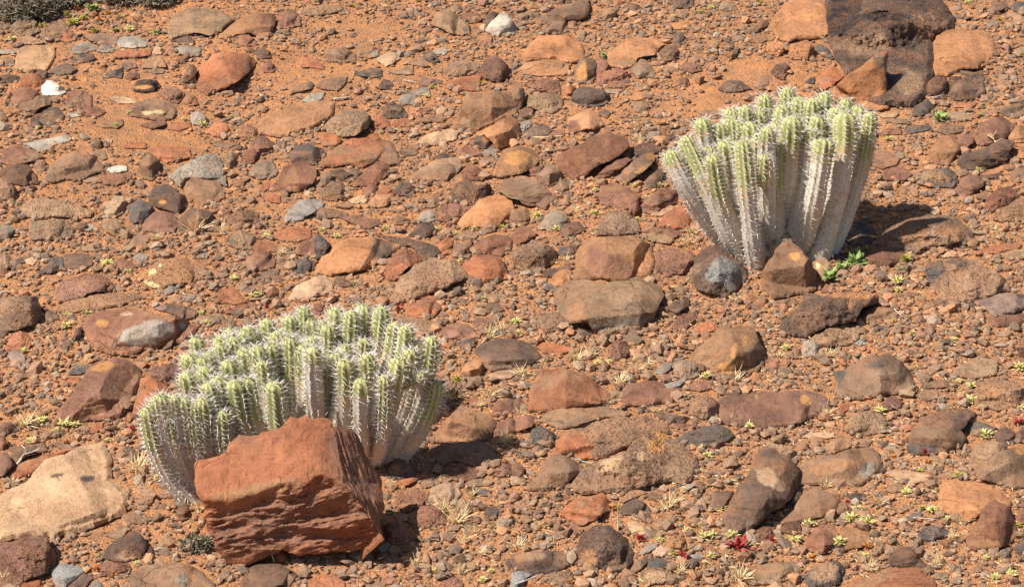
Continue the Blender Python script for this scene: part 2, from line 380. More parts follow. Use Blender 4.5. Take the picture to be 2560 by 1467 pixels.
ROCKS[1, 0] = """
-40,200 20,110 110,100 155,130 135,200 120,265 30,275|rb s 4 2|
150,160 180,90 270,70 330,120 335,190 240,215 160,210|rb v 5 3|
310,80 400,50 520,35 640,45 650,80 560,100 480,120 360,115|gt v 4 0|
600,80 680,65 700,95 620,115|br s 4 1|
500,420 530,370 650,350 740,400 745,450 680,465 560,460|br s 4 3|
725,390 780,325 860,325 915,370 915,420 850,435 760,425|ob s 4 3||880,395,30,30,0,gy
300,465 340,420 420,430 510,490 510,520 420,505 330,500|ro s 3 1|
885,440 1000,385 1060,395 1080,440 970,500|tn s 2 2|tan kite-shaped stone on orange soil
975,530 1060,520 1170,480 1175,555 1050,555|gt s 3 1|
1105,460 1220,425 1295,490 1250,500 1140,480|br s 2 1|
1245,400 1300,375 1350,410 1370,455 1310,475 1250,440|dg v 4 2|
1310,380 1400,355 1440,375 1410,410 1340,405|gy s 4 1|
1300,180 1340,100 1400,70 1450,80 1510,130 1590,190 1600,250 1530,270 1430,240 1350,200|gt s 3 5|tan boulder with grey weathered flank|1580,210,40,20,-20,dg
1700,230 1760,150 1840,85 1890,130 1950,210 1930,250 1800,275|lg s 4 3|pointed pale grey angular rock
1695,240 1710,120 1760,85 1810,95 1760,150|db s 5 2|
1520,130 1600,85 1670,110 1660,150 1570,160|rb s 4 2|
1440,70 1490,20 1530,50 1530,90 1470,95|br s 5 2|
1400,510 1470,440 1580,440 1665,490 1640,550 1480,570 1400,540|br v 4 2|
1650,540 1720,430 1800,410 1880,490 1906,570 1800,620 1700,590|rb v 4 2|
1220,610 1240,575 1390,600 1380,620 1290,640 1225,640|rb v 6 1|
1390,630 1500,590 1670,550 1680,620 1640,680 1480,670|ro s 2 1|
440,650 480,600 680,570 670,620 615,680 540,675|br s 2 2|flat brown shard with pointed tip
245,710 290,640 400,600 435,630 410,660 330,680|br s 3 2||410,630,25,20,0,dg
905,650 950,590 1000,600 1035,650 1030,665 920,665|db s 4 1|
730,555 780,530 850,505 940,520 940,570 850,580|dg s 2 1|
335,755 400,700 520,685 490,740 400,765|gy s 2 0|
0,930 60,870 200,810 440,750 580,760 590,830 560,880 400,960 180,1020 0,1000 -120,1030 -180,985 -60,940|ob s 3 0|long ochre slab with dark undercut||
500,940 560,870 680,820 800,820 860,870 840,950 750,1000 640,1030 540,990|gt v 5 2|rough domed grey-tan lump
930,870 960,780 1020,755 1090,790 1130,850 1080,880 970,885|db v 5 2|
1050,740 1100,700 1190,700 1215,760 1180,785 1080,780|gy v 4 2|
1140,690 1240,650 1290,660 1300,710 1220,715|gy s 4 2|
835,930 880,875 940,860 990,900 1000,945 900,960|ro s 4 2|
1020,920 1080,880 1130,885 1180,920 1140,945 1030,945|ro s 3 1|
1140,930 1250,870 1380,850 1415,880 1400,910 1280,915 1180,925|br b 4 1|
1215,830 1270,795 1350,825 1330,845 1230,845|rb s 5 1|
1460,960 1510,850 1570,690 1700,690 1890,680 1950,750 1950,850 1850,880 1750,930 1660,960 1560,970|ob s 6 1|big flat-faced orange-brown block
1515,940 1540,870 1580,840 1640,880 1655,950 1600,975|gt s 5 2|
1585,1040 1640,990 1760,930 1890,855 1960,900 1980,1000 1960,1060 1800,1120 1770,1080 1700,1000|or s 4 2|orange rock downhill of flat-faced block
1590,1080 1640,1010 1720,1000 1770,1060 1770,1100 1680,1110|dg s 5 2||1700,1040,25,25,0,ro
1690,1130 1740,1100 1800,1110 1790,1160 1700,1160|bg v 4 2|
1190,1070 1250,1010 1440,960 1520,975 1490,1040 1330,1085|tn s 2 1|long flat pale tan slab
470,1060 500,990 560,980 640,1040 600,1085 500,1090|ro s 2 1|
650,1070 720,1020 900,990 935,1030 850,1070 720,1090|ro s 2 1|
460,1250 530,1150 620,1080 760,1080 930,1040 1010,1050 1070,1150 1080,1220 990,1230 900,1200 800,1250 700,1230 560,1240|ro s 3 3|large salmon-red rock with brown flank|1000,1140,80,100,0,br
545,1270 640,1260 760,1320 700,1360 620,1340|db s 5 2|
625,1265 720,1250 800,1280 750,1320 660,1300|br s 3 1|
710,1375 780,1300 900,1200 960,1210 1005,1270 980,1310 900,1380 800,1385 730,1395|rb s 3 4|tilted red-brown wedge rock
235,1150 300,1085 380,1070 500,1110 520,1140 440,1230 330,1215 260,1210|db s 5 3|dark stone with blue-grey cap|380,1090,70,22,5,dg
105,1390 170,1330 200,1240 350,1195 440,1240 465,1330 400,1390 330,1430 200,1440|rb s 3 1|purple-brown slab with stepped edge
-60,1300 0,1210 120,1190 170,1270 150,1310 30,1340|br s 3 3|
-40,1100 0,1020 60,1005 140,1070 120,1130 40,1160|rb v 4 2|
470,1390 480,1290 560,1280 580,1340 490,1390|br s 6 2|
470,1420 560,1350 640,1345 670,1400 650,1456 600,1500 480,1480|br v 4 2|
1120,1340 1200,1270 1330,1190 1530,1160 1535,1240 1480,1310 1400,1350 1250,1345|gt s 3 1|broad flat-topped grey-brown rock|1400,1270,140,50,-15,br
1525,1290 1570,1230 1660,1240 1720,1310 1690,1345 1540,1340|rb s 4 2|
1350,1360 1430,1310 1540,1295 1550,1340 1470,1400 1400,1400|or s 2 1|
1440,1456 1480,1370 1560,1330 1640,1380 1740,1370 1770,1430 1700,1500 1560,1510 1460,1500|db v 5 2|
1655,1210 1700,1165 1770,1165 1800,1210 1750,1240 1680,1240|br v 4 2|
1310,1170 1400,1140 1490,1150 1450,1190 1330,1195|db v 4 1|
1480,1130 1560,1080 1660,1110 1690,1150 1560,1175|rb s 3 1|
1025,1430 1070,1360 1150,1360 1195,1420 1160,1456 1060,1460|db v 4 3|
885,1430 960,1390 1030,1410 1030,1456 900,1470|ro v 5 2|
790,1420 850,1370 910,1390 890,1440 810,1456|rb v 5 2|
0,1390 90,1350 110,1380 60,1430 0,1440|ro s 2 1|
0,440 0,380 60,355 110,390 120,430 40,440|db v 5 2|
40,500 100,440 150,510 130,540 50,540|rb s 5 3|
1055,1130 1120,1090 1200,1110 1210,1150 1110,1160|db s 4 2|
"""
ROCKS[2, 0] = """
190,180 240,110 330,60 450,20 560,-30 575,40 575,130 500,150 410,150 300,190|br s 4 1|big brown rock behind smooth orange boulder
200,240 330,155 405,150 410,240 330,260|br s 4 2|
410,210 420,150 480,160 490,220|rb s 6 1|
65,430 120,340 210,265 400,260 520,320 545,400 550,450 430,470 330,440 200,450 90,470|or s 2 1|large smooth orange boulder
60,510 100,470 250,440 380,450 425,490 430,540 380,565 200,570 90,550|ob s 7 1|orange-brown slab beneath smooth orange boulder
450,590 480,480 520,430 620,440 640,540 610,610 500,625|br s 5 2|brown block with bright ochre scar|530,530,35,70,15,oc
620,560 640,450 700,450 740,520 640,590|rb s 5 4|
705,400 790,340 900,280 1040,280 1140,330 1060,410 930,430 920,490 840,510 720,500|or s 3 2|wide orange slab with grey lower face|830,475,110,26,-3,gt
870,520 960,440 1000,450 1070,540 1060,580 940,580|gt s 3 1|
620,600 640,545 780,505 860,530 880,610 850,650 740,655 640,635|rb v 5 2|
1085,400 1150,330 1220,340 1250,400 1220,460 1120,455|br v 5 2|
1195,330 1200,250 1260,235 1310,300 1290,330 1220,340|dg s 5 3|
1175,200 1220,160 1310,150 1335,185 1250,220 1190,225|or s 2 1|
1250,520 1290,460 1400,480 1410,530 1340,545|rb v 5 2|
1225,610 1260,575 1310,580 1325,630 1280,650 1240,640|rb v 5 2|
1530,665 1600,600 1700,600 1785,660 1700,685 1590,690|db s 6 4|low dark two-faced stone on bare soil
1790,640 1850,570 1906,550 1950,600 1920,660 1850,670|br s 3 2|
1135,500 1180,470 1240,475 1240,515 1160,520|tn s 4 1|
655,150 680,60 760,70 790,100 730,160|br s 5 2|
830,70 860,20 930,30 980,70 930,100|db s 5 2|
750,50 770,-10 810,-10 830,40 790,60|ro s 5 2|
1150,20 1250,-20 1350,-10 1355,50 1300,70 1200,55|db v 5 2|
1540,70 1560,10 1650,15 1680,70 1600,90|gt s 4 2|
1210,120 1270,75 1320,100 1290,150|br s 5 2|
1760,230 1830,170 1906,150 1906,190 1800,250|br s 4 1|
1755,310 1800,270 1900,250 1940,290 1840,330|ob s 3 1|
1610,460 1640,380 1680,340 1690,360 1670,420|br s 5 2|
100,740 170,680 260,690 340,700 385,740 375,800 300,845 200,830 120,790|gt v 4 1|smooth-rimmed grey-tan potato-shaped rock
440,740 470,670 540,640 680,670 735,720 720,770 640,800 540,800|db s 5 2|dark grey-brown boulder with dark base||
100,640 200,590 340,600 370,690 320,700 200,680|rb v 4 2|
380,740 400,640 470,640 450,720|ro s 4 1|
0,800 0,660 90,660 100,740 60,820|br v 5 1|
25,900 90,800 160,810 150,860|rb s 3 1|
390,990 430,880 560,810 650,850 690,930 620,970 540,960 450,1000|ob s 3 2|rounded orange-brown rock with purple foot|460,950,60,50,0,rb
630,850 680,805 740,830 710,880|br v 4 2|
910,830 900,770 990,740 1030,800 980,845|gt s 4 2|
665,675 740,665 810,680 800,695 700,695|gy s 4 1|
885,620 940,615 985,655 940,670|gy s 3 1|
90,985 130,945 250,930 305,965 280,1000 200,1030 120,1025|dg s 4 1|slate-blue dark lumpy stone
35,970 60,910 140,890 150,930 90,980|gy s 3 1|
260,1020 300,980 400,960 390,1010 300,1025|rb s 4 1|
330,1220 350,1150 450,1100 560,1040 720,970 860,1030 880,1090 780,1170 660,1230 560,1300 480,1340 390,1290|rb s 5 1|long dark red-brown ridge rock
-150,1310 -110,1200 -50,1110 60,1080 160,1110 220,1190 170,1260 60,1290 -60,1320|ob s 4 3|blocky orange rock with pale crust|30,1180,90,60,0,oc
180,1310 280,1210 330,1240 390,1300 330,1370 250,1390|br s 5 2|
90,1310 130,1260 240,1220 200,1310|rb s 4 1|
280,1430 330,1370 400,1320 450,1350 420,1410 360,1440|gt s 3 2|
-110,1420 -60,1330 60,1310 180,1340 290,1440 330,1480 260,1560 100,1520 -50,1456|br b 5 1|brown layered slab in dense rubble
620,1320 700,1240 780,1190 860,1170 890,1190 820,1250 740,1300 660,1340|rb b 5 1|
890,1150 900,1090 1000,1060 1130,1100 1100,1130 950,1170|db v 4 1|
770,1320 900,1200 1000,1140 1080,1130 1060,1200 1000,1260 900,1330 850,1380|br s 3 1|brown slab with ochre spots near tall cactus|850,1285,22,14,0,oc;1030,1170,40,28,0,oc;980,1250,60,14,-30,oc
950,1380 1050,1290 1110,1240 1150,1330 1120,1390 1000,1410|db s 4 1|
640,1456 660,1380 740,1360 860,1400 950,1450 980,1500 840,1560 660,1520|rb s 4 1|flat dark red slab near tall cactus
980,1040 1030,980 1095,980 1080,1030|gy s 3 3|
1110,1050 1140,1000 1220,1010 1200,1040|db s 4 1|
1390,840 1420,820 1530,820 1550,850 1470,880|gt s 2 1|
850,730 920,690 1040,690 1050,720 930,750|or s 3 1|
480,240 520,220 560,240 540,290 490,290|gt v 5 2|
"""
ROCKS[3, 0] = """
15,180 60,100 140,20 200,0 400,0 440,60 460,150 455,260 380,290 280,295 140,310 60,300 40,240|or s 1 0|flat orange slab with ragged lower edge
440,100 445,-40 900,-60 1250,-40 1340,60 1400,130 1390,210 1240,260 1215,330 1220,480 1240,570 1170,700 1060,790 900,810 700,760 590,570 510,450 480,340 465,220|db v 7 1 c=0.36|huge dark pitted lava boulder|560,100,130,200,20,bk;900,150,200,60,10,bk;1170,180,150,90,0,br;700,330,200,100,0,br;1060,620,100,110,0,gt
1215,480 1215,310 1240,240 1350,220 1580,230 1680,290 1700,380 1640,480 1600,510 1450,520 1400,545 1330,570 1245,565|or s 3 1|orange block flanking huge lava boulder
500,640 600,560 700,490 830,395 890,385 895,430 885,560 895,800 840,815 720,810 640,740 560,670|or s 9 1|triangular orange slab against huge lava boulder|840,470,60,90,-40,gt
350,620 370,570 500,495 570,570 500,620 440,670 370,670|ro s 4 1|
490,640 540,660 660,720 720,810 600,790 480,720|or s 4 1|
1150,730 1190,620 1240,570 1330,570 1345,680 1260,710|rb v 5 2|
1340,700 1400,600 1560,540 1620,580 1610,690 1520,750 1380,750|db s 4 3|dark angular rock below orange block
1330,640 1350,570 1440,570 1420,620 1360,680|db s 4 1|
1420,540 1450,515 1560,515 1610,530 1600,560 1500,570|db v 4 1|
1595,450 1620,400 1660,420 1660,465 1610,475|dg v 5 2|
1075,860 1085,790 1190,740 1240,790 1230,830 1130,870|dg s 4 2|
15,540 60,480 130,460 170,510 120,590 60,580|rb v 5 3|
275,605 320,575 350,580 345,620 300,625|dg s 5 1|
330,360 390,330 450,360 485,420 440,435 380,400|dg b 3 1|
140,420 170,330 290,300 350,360 330,440 200,450|or v 5 1|
-10,400 -10,310 80,300 130,370 80,430|or v 5 1|
-10,670 -10,590 60,590 100,630 80,680|or s 4 2|
1220,870 1300,840 1450,830 1540,880 1450,905 1290,905|gt s 2 1|
1010,970 1050,935 1200,930 1225,960 1130,985 1040,1000|dg v 5 1|
1230,970 1300,930 1450,930 1460,980 1340,1005|br s 2 1|
1475,1010 1540,960 1650,890 1740,860 1830,930 1835,970 1760,1040 1660,1080 1560,1080|rb s 4 2|purple-brown rock beside branching white twig
1185,1170 1220,1080 1300,1010 1400,1000 1450,1060 1440,1110 1350,1230 1260,1230 1200,1195|ob s 4 2|orange-brown boulder with shaded undercut
1400,1040 1440,1000 1520,1010 1540,1060 1450,1120|rb s 4 1|
1400,1220 1430,1160 1600,1100 1750,1030 1845,1060 1800,1140 1780,1190 1650,1250 1540,1275 1430,1265|db b 5 1|long dark layered rock
1710,830 1760,790 1900,755 1930,840 1860,880 1760,860|br s 6 2|
1780,1030 1850,930 1930,940 1930,1060 1820,1060|or s 2 0|
1820,1130 1930,1080 1930,1180 1830,1180|or s 3 0|
1115,1310 1180,1265 1340,1245 1410,1300 1410,1360 1370,1400 1240,1400 1130,1370|dg v 5 1|olive-grey speckled blocky rock|1260,1310,140,50,0,gt
825,1310 870,1260 1000,1230 1075,1300 1020,1345 880,1345|rb s 3 1|
790,1240 800,1130 880,1120 990,1170 960,1230 850,1260|rb s 3 2|
1410,1400 1430,1330 1510,1290 1640,1360 1560,1420 1500,1456 1410,1456|rb s 4 1|
1795,1310 1830,1260 1930,1240 1930,1350 1850,1350|br s 4 1|
1540,1310 1640,1300 1750,1290 1740,1325 1600,1330|db v 5 1|
825,860 880,830 970,850 940,875 860,880|tn s 2 0|
1380,800 1400,770 1560,765 1520,800|ro s 3 0|
1575,760 1600,700 1665,710 1650,745|br s 4 2|
1620,80 1680,30 1770,0 1790,50 1680,110|br s 3 1|
1600,170 1680,160 1720,180 1640,200|gy s 3 0|
1710,250 1740,220 1800,235 1790,275 1720,275|or v 5 1|
1820,380 1930,350 1930,420 1850,420|gt v 4 1|
1800,50 1860,10 1930,20 1930,80 1830,90|dg s 4 1|
1690,370 1730,370 1745,410 1700,415|rb v 5 2|
1690,700 1740,670 1770,705 1740,735|gt s 3 1|
1780,730 1810,695 1865,710 1840,735|dg s 4 1|
870,900 920,880 1060,890 1040,920 940,920|br s 3 1|
840,980 900,950 1000,960 990,1000 870,1005|rb s 2 1|
"""
ROCKS[0, 1] = """
110,180 170,60 270,15 380,20 560,70 700,120 680,160 520,165 400,150 330,175 270,170 200,160|gt v 3 1|long rough grey-tan slab
205,300 220,200 330,185 500,180 545,240 540,300 420,330 250,335|gt v 6 1|rounded grey-tan block with flat top|300,270,90,40,0,br
-20,330 -20,220 70,220 105,240 100,290 40,325|gy s 5 1|
755,165 790,80 850,0 910,0 950,60 920,130 850,170|tn s 5 3|upright pale tan stone
955,170 970,60 1040,20 1130,60 1160,110 1090,170 1050,210 990,200|dg s 5 2|round dark grey stone beside upright tan
1100,30 1180,0 1280,-40 1380,0 1400,70 1320,130 1260,110 1160,90|db s 5 2||1210,50,30,18,0,oc
1055,240 1080,170 1160,115 1290,130 1345,190 1300,275 1180,280 1080,265|rb s 4 1|smooth red-brown pentagonal rock
1320,230 1345,150 1420,90 1560,110 1595,150 1540,260 1440,290 1340,280|db s 5 3|dark brown faceted rock by dry grass
1660,180 1750,120 1860,105 1930,130 1930,220 1800,230 1700,215|br v 4 2|
755,240 770,170 880,170 950,300 860,310 790,270|gt v 5 2|
605,250 620,205 700,220 735,245 660,265|gy s 4 1|
540,260 590,190 650,190 620,250|br s 3 1|
600,410 650,360 740,345 745,390 680,415|gt s 2 1|
940,390 1000,300 1130,280 1110,340 1000,400|br s 2 1|
1690,370 1720,280 1800,250 1906,300 1880,400 1780,400|gt v 4 1|
470,490 490,440 600,420 710,450 690,520 590,550 490,540|db s 4 2|dark brown flat rock above pink pebbles
280,580 360,500 380,460 465,450 480,540 410,570 320,585|dg s 4 2|
480,548 490,532 510,532 517,548 505,560 488,560|pk s 5 2|small round pale pink pebble in a cluster
505,572 512,552 540,548 550,565 540,582 515,585|pk s 5 2|small round pale pink pebble in a cluster
552,555 560,538 578,540 582,556 568,566|pk s 5 2|small round pale pink pebble in a cluster
110,480 160,455 205,470 190,500 130,500|dg s 4 1|
-20,520 -20,430 60,440 105,480 90,540 -20,560|br v 4 1|
-20,600 -20,530 60,540 50,600|rb s 5 1|
850,510 900,460 980,490 1025,530 950,555 870,545|rb s 3 1|
1060,640 1080,560 1180,480 1330,460 1470,480 1540,540 1510,620 1410,655 1250,660 1220,690 1120,690|ob v 5 2|ochre boulder with cream lichen patches|1130,570,38,20,-20,cr;1120,655,70,18,10,cr;1190,520,14,8,0,cr;1180,690,40,14,20,cr
1220,720 1260,665 1320,680 1310,710 1240,740|bg s 3 1|small blue-grey shard by lichen boulder
400,740 430,650 560,600 650,570 790,600 870,690 820,715 700,720 560,770 430,800|rb v 3 3|red-brown pitted loaf-shaped rock
380,870 480,790 700,725 1000,720 1080,760 900,820 700,850 500,880|ob v 2 0|low crumbly orange-brown slab
-40,1040 -40,900 0,760 130,745 270,750 310,830 310,900 250,960 130,1000|br v 7 1|square brown rough block
320,890 370,850 430,880 445,920 350,930|db v 4 1|
610,980 650,890 760,850 950,840 1150,870 1380,910 1470,980 1460,1020 1380,1090 1230,1110 1060,1150 960,1190 830,1180 720,1140 640,1060|rb s 6 1|red-brown boulder with pale grey broken face|1120,1020,210,85,-8,lg;950,880,50,16,0,pk;760,950,40,25,0,oc;1250,900,200,30,8,ob
1140,840 1230,800 1340,810 1470,860 1450,910 1380,920 1250,870|db s 5 3||1190,830,60,30,0,gp
1420,940 1500,890 1650,880 1680,910 1560,970 1450,950|gt b 3 1|
1650,930 1720,900 1770,960 1720,985|br s 2 1|
1620,760 1620,690 1750,690 1850,790 1780,810 1660,800|ro s 2 1|flat rust stone uphill of broad cactus
1640,870 1780,810 1906,790 1920,840 1870,870 1760,890|rb v 3 1|
1410,720 1470,650 1495,690 1460,735|br v 4 2|
45,1140 60,1060 130,995 200,1020 250,1080 220,1130 130,1160|ro v 4 2|rough red rounded rock
50,1190 110,1130 180,1190 225,1250 170,1300 110,1270|gp s 2 1|leaning flat mauve shard
395,1680 430,1590 520,1490 600,1370 680,1260 870,1205 960,1215 1045,1290 1055,1360 1000,1470 980,1560 880,1650 640,1680 500,1700|rb s 4 1|wide red-brown boulder uphill of tan slab|760,1270,80,30,-10,oc;700,1570,120,50,0,ob
1080,1320 1150,1270 1330,1240 1360,1300 1330,1420 1240,1410 1120,1350|rb v 4 1|
960,1680 1000,1560 1045,1360 1110,1340 1240,1410 1300,1470 1200,1560 1080,1600|ro s 3 1|smooth orange-red rock touching broad cactus
500,1330 560,1260 650,1250 680,1290 610,1330|dg v 4 1|
480,1390 520,1345 600,1350 590,1400|ro s 3 0|
540,1070 560,990 610,970 600,1100|db s 5 1|
980,460 1040,430 1110,450 1090,490 1030,500|gy s 2 1|
1450,465 1500,420 1570,430 1540,465|gy s 2 1|
"""
ROCKS[1, 1] = """
-90,510 -60,450 0,420 100,420 155,470 140,530 50,560 -60,555|rb s 5 2|smooth rounded plum-brown rock
-40,380 0,345 100,340 165,380 140,420 0,420|ro s 2 1|
200,190 240,110 330,30 430,25 510,50 500,80 430,130 360,160 350,185 270,190|bg s 3 3|pale blue-grey smooth angular rock
420,120 440,75 560,95 690,130 690,155 560,165 480,170|br v 3 1|
50,0 80,-20 180,0 190,60 100,45|ro s 4 1|
615,160 760,145 920,185 935,215 850,250 780,240 690,195|rb s 4 1|thin red shard with dark lower edge
840,60 880,0 1000,-20 1040,20 960,80 880,90|ob s 4 3|
680,45 760,0 820,0 800,50 720,60|tn s 3 2|
1250,70 1290,10 1350,0 1380,50 1330,90 1280,90|br v 5 2|
1010,190 1060,145 1150,180 1120,215 1040,215|br v 5 1|
1150,300 1200,220 1260,190 1320,210 1350,280 1250,320|db s 5 2|
1190,190 1230,130 1310,100 1340,180 1290,200|gy v 3 1|
1490,210 1560,130 1660,30 1740,0 1850,0 1906,30 1930,110 1906,160 1850,200 1780,250 1640,230 1540,240|or s 3 1|large smooth orange slab amid rubble
1320,130 1390,70 1490,50 1590,90 1540,160 1440,200 1350,190|rb v 5 1|
120,310 170,250 330,235 410,250 415,310 330,345 200,340|ro s 2 1|
270,430 340,340 430,310 450,380 430,460 360,450|rb s 2 1|
430,440 430,310 470,280 560,360 500,450 450,480|dg v 4 1|
275,530 290,475 370,460 440,490 430,550 340,580 290,570|dg v 5 2|bluish-dark rough stone by speckled block
430,570 500,440 560,370 680,320 820,305 880,310 1070,370 1040,410 900,510 820,550 660,570 560,600|or s 3 4|big speckled orange block with dark end|950,400,110,110,20,db
880,290 1000,300 1200,330 1330,370 1390,420 1340,460 1240,480 1180,400 1080,365|db v 3 2|
960,600 970,500 1050,410 1130,395 1250,460 1240,490 1120,540 1050,630 990,630|ro v 3 1|salmon pitted rock below speckled block
990,800 1020,720 1080,590 1180,510 1340,465 1480,480 1560,560 1590,610 1450,660 1380,700 1260,740 1160,770 1060,800|gt v 4 1|broad grey-brown domed boulder
1530,540 1600,460 1740,430 1830,470 1880,580 1890,620 1760,640 1640,640|ro s 5 2|smooth red rock beside grey-brown dome
1590,390 1680,330 1780,280 1880,300 1906,340 1900,390 1830,450 1720,430 1640,430|rb s 4 2|rounded red-brown rock with undercut
1460,440 1470,330 1560,370 1610,440 1590,470 1500,460|br v 5 1|
1340,360 1420,310 1470,330 1465,430 1390,440|ro s 4 1|
1480,300 1540,260 1660,290 1640,320 1530,335|gt s 3 1|
1670,240 1740,190 1790,210 1790,260 1700,285|br v 5 1|
235,760 300,670 440,600 520,590 580,650 570,720 500,740 360,770 250,780|tn s 3 2|pale tan rock uphill of broad cactus
580,640 600,595 710,640 720,670 640,680|db s 5 1|
755,630 760,590 880,595 915,640 910,700 820,660|or s 2 1|
1090,880 1160,810 1290,740 1340,760 1385,840 1340,890 1250,910 1120,900|ro s 4 3|smooth rust-orange pyramid-shaped stone
1010,900 1150,890 1330,940 1370,990 1280,1040 1180,1010|gt v 3 1|
1360,1040 1380,980 1550,950 1620,980 1660,1050 1560,1075 1420,1060|rb s 5 1|
1600,950 1640,900 1740,910 1800,980 1740,1010 1640,1000|br v 5 2|
1710,1020 1740,990 1880,990 1906,1020 1800,1040|dg s 3 0|
1620,1160 1700,1090 1790,1065 1940,1065 2060,1110 2140,1200 2060,1260 1900,1290 1740,1310 1690,1240|db s 4 1|dark plum-brown flat-topped boulder||
1510,1340 1560,1240 1640,1200 1690,1250 1680,1330 1580,1370|ob s 4 1|
1720,1340 1800,1300 1950,1290 1980,1310 1880,1360 1760,1375|tn s 2 0|
1500,1110 1560,1070 1640,1065 1620,1120 1540,1140|dg s 3 1|
1370,1110 1400,1085 1460,1100 1440,1135|or s 3 1|
1390,1440 1400,1370 1480,1380 1510,1440 1450,1500|db v 5 1|
1680,850 1740,790 1810,800 1850,850 1780,875|br s 4 1|
1440,800 1490,750 1560,770 1570,810|br v 4 1|
1290,690 1310,650 1375,660 1370,700 1320,715|or v 5 1|
1670,760 1730,730 1860,730 1880,770 1760,790|gt v 2 0|
0,600 100,550 180,540 170,580 100,620 0,630|br s 2 1|
410,850 440,800 510,810 480,880 430,880|rb s 4 1|
"""
ROCKS[2, 1] = """
190,250 240,160 310,100 400,140 435,190 360,250 260,255|gy s 4 1|pale grey rounded wedge rock
350,270 390,210 500,190 555,260 470,290 370,310|db s 5 2|
-10,310 30,240 110,225 200,290 130,330 30,370|rb s 4 1|
-20,150 0,100 110,90 135,130 120,210 60,230 -20,210|ob s 4 2|
-10,450 60,370 150,335 260,360 345,430 320,500 210,560 120,575 20,540|br v 5 3|round deeply pitted brown rock
460,600 480,430 510,340 590,310 760,300 940,310 1040,360 1060,520 1020,610 900,620 820,640 640,620 560,640 450,640|ob s 6 2|blocky rust boulder with split faces|950,480,90,120,0,or;640,480,100,130,0,rb
1060,540 1070,420 1170,390 1320,400 1390,460 1300,570 1160,605|rb v 4 1|squat red-brown rock near tall cactus
1330,620 1350,480 1420,400 1510,370 1650,460 1760,550 1750,620 1680,690 1590,765 1480,730 1370,690|db v 5 3|two-toned brown and grey lava rock|1610,590,140,110,15,bg
300,720 400,640 520,620 700,640 830,640 930,600 1000,640 1110,670 1140,740 1090,850 1060,930 940,1000 820,1010 690,1060 620,1010 560,940 430,950 390,900 330,830|gt s 3 1|grey flat-topped boulder with ochre edge|480,880,110,70,40,ob;760,960,280,40,-8,gy
270,650 330,560 410,545 450,560 440,640 360,670 300,680|or s 3 1|
200,590 290,540 430,520 460,540 330,600 230,610|db s 3 0|
330,440 360,380 480,365 490,420 430,470|dg v 4 1|
910,300 1000,280 1150,280 1200,330 1180,360 1080,350|gt s 3 1|
1085,230 1140,130 1210,95 1300,110 1330,170 1310,260 1180,240|ro s 3 1|rounded rust rock behind tall cactus
990,270 1050,230 1200,240 1280,290 1190,320|rb s 3 1|
1020,130 1100,80 1180,60 1215,100 1120,150 1040,150|tn s 2 1|
960,120 1000,20 1100,-50 1220,-40 1230,50 1150,90 1040,140|rb b 5 1|
640,290 650,180 720,130 850,120 940,170 960,270 800,300|br v 3 1|
850,170 870,80 940,40 955,110 900,190|rb v 5 2|
1140,830 1230,790 1310,755 1320,820 1230,880 1160,900|db s 5 1|
1190,950 1270,880 1360,870 1380,910 1290,1000 1220,1000|rb v 4 1|
1320,1190 1390,1120 1560,970 1800,970 1820,1050 1880,1150 1870,1280 1800,1320 1650,1350 1500,1330 1400,1260 1330,1230|ob s 5 2|rust boulder with pale ochre scars|1755,1140,32,85,-8,oc;1655,1160,22,60,10,oc;1600,1280,50,40,0,oc;1790,1200,90,130,0,br
1180,1250 1260,1220 1400,1240 1400,1340 1320,1365 1220,1360|br v 5 1|
1060,1310 1120,1240 1200,1240 1180,1290 1110,1340|bg s 3 0|
120,1600 130,1450 220,1290 380,1285 540,1325 650,1410 730,1470 720,1540 500,1570 250,1610|ro s 3 1|smooth rust-red domed boulder
170,1130 230,1090 360,1110 470,1130 440,1160 340,1195 240,1165|ro s 3 0|
160,940 200,880 340,865 410,940 380,1000 250,1020|br v 2 1|
710,1150 760,1080 870,1080 895,1170 820,1225 740,1220|rb v 5 1|
800,1456 850,1400 1060,1370 1130,1400 1250,1430 1200,1540 980,1560 830,1570|rb s 2 0|low red slab under blue-grey shard
1060,1420 1150,1400 1290,1350 1320,1360 1240,1420 1150,1456 1080,1450|bg s 3 0|blue-grey splinter on low red slab
1770,1360 1800,1310 1860,1320 1860,1390 1800,1400|or v 5 1|
1280,1440 1350,1380 1490,1370 1500,1430 1400,1456|rb s 3 1|
180,640 190,615 260,610 260,650|or s 3 1|
1020,620 1040,580 1100,590 1100,635|rb v 5 1|
1360,1000 1400,950 1500,950 1520,1000 1400,1040|ro s 2 0|
"""
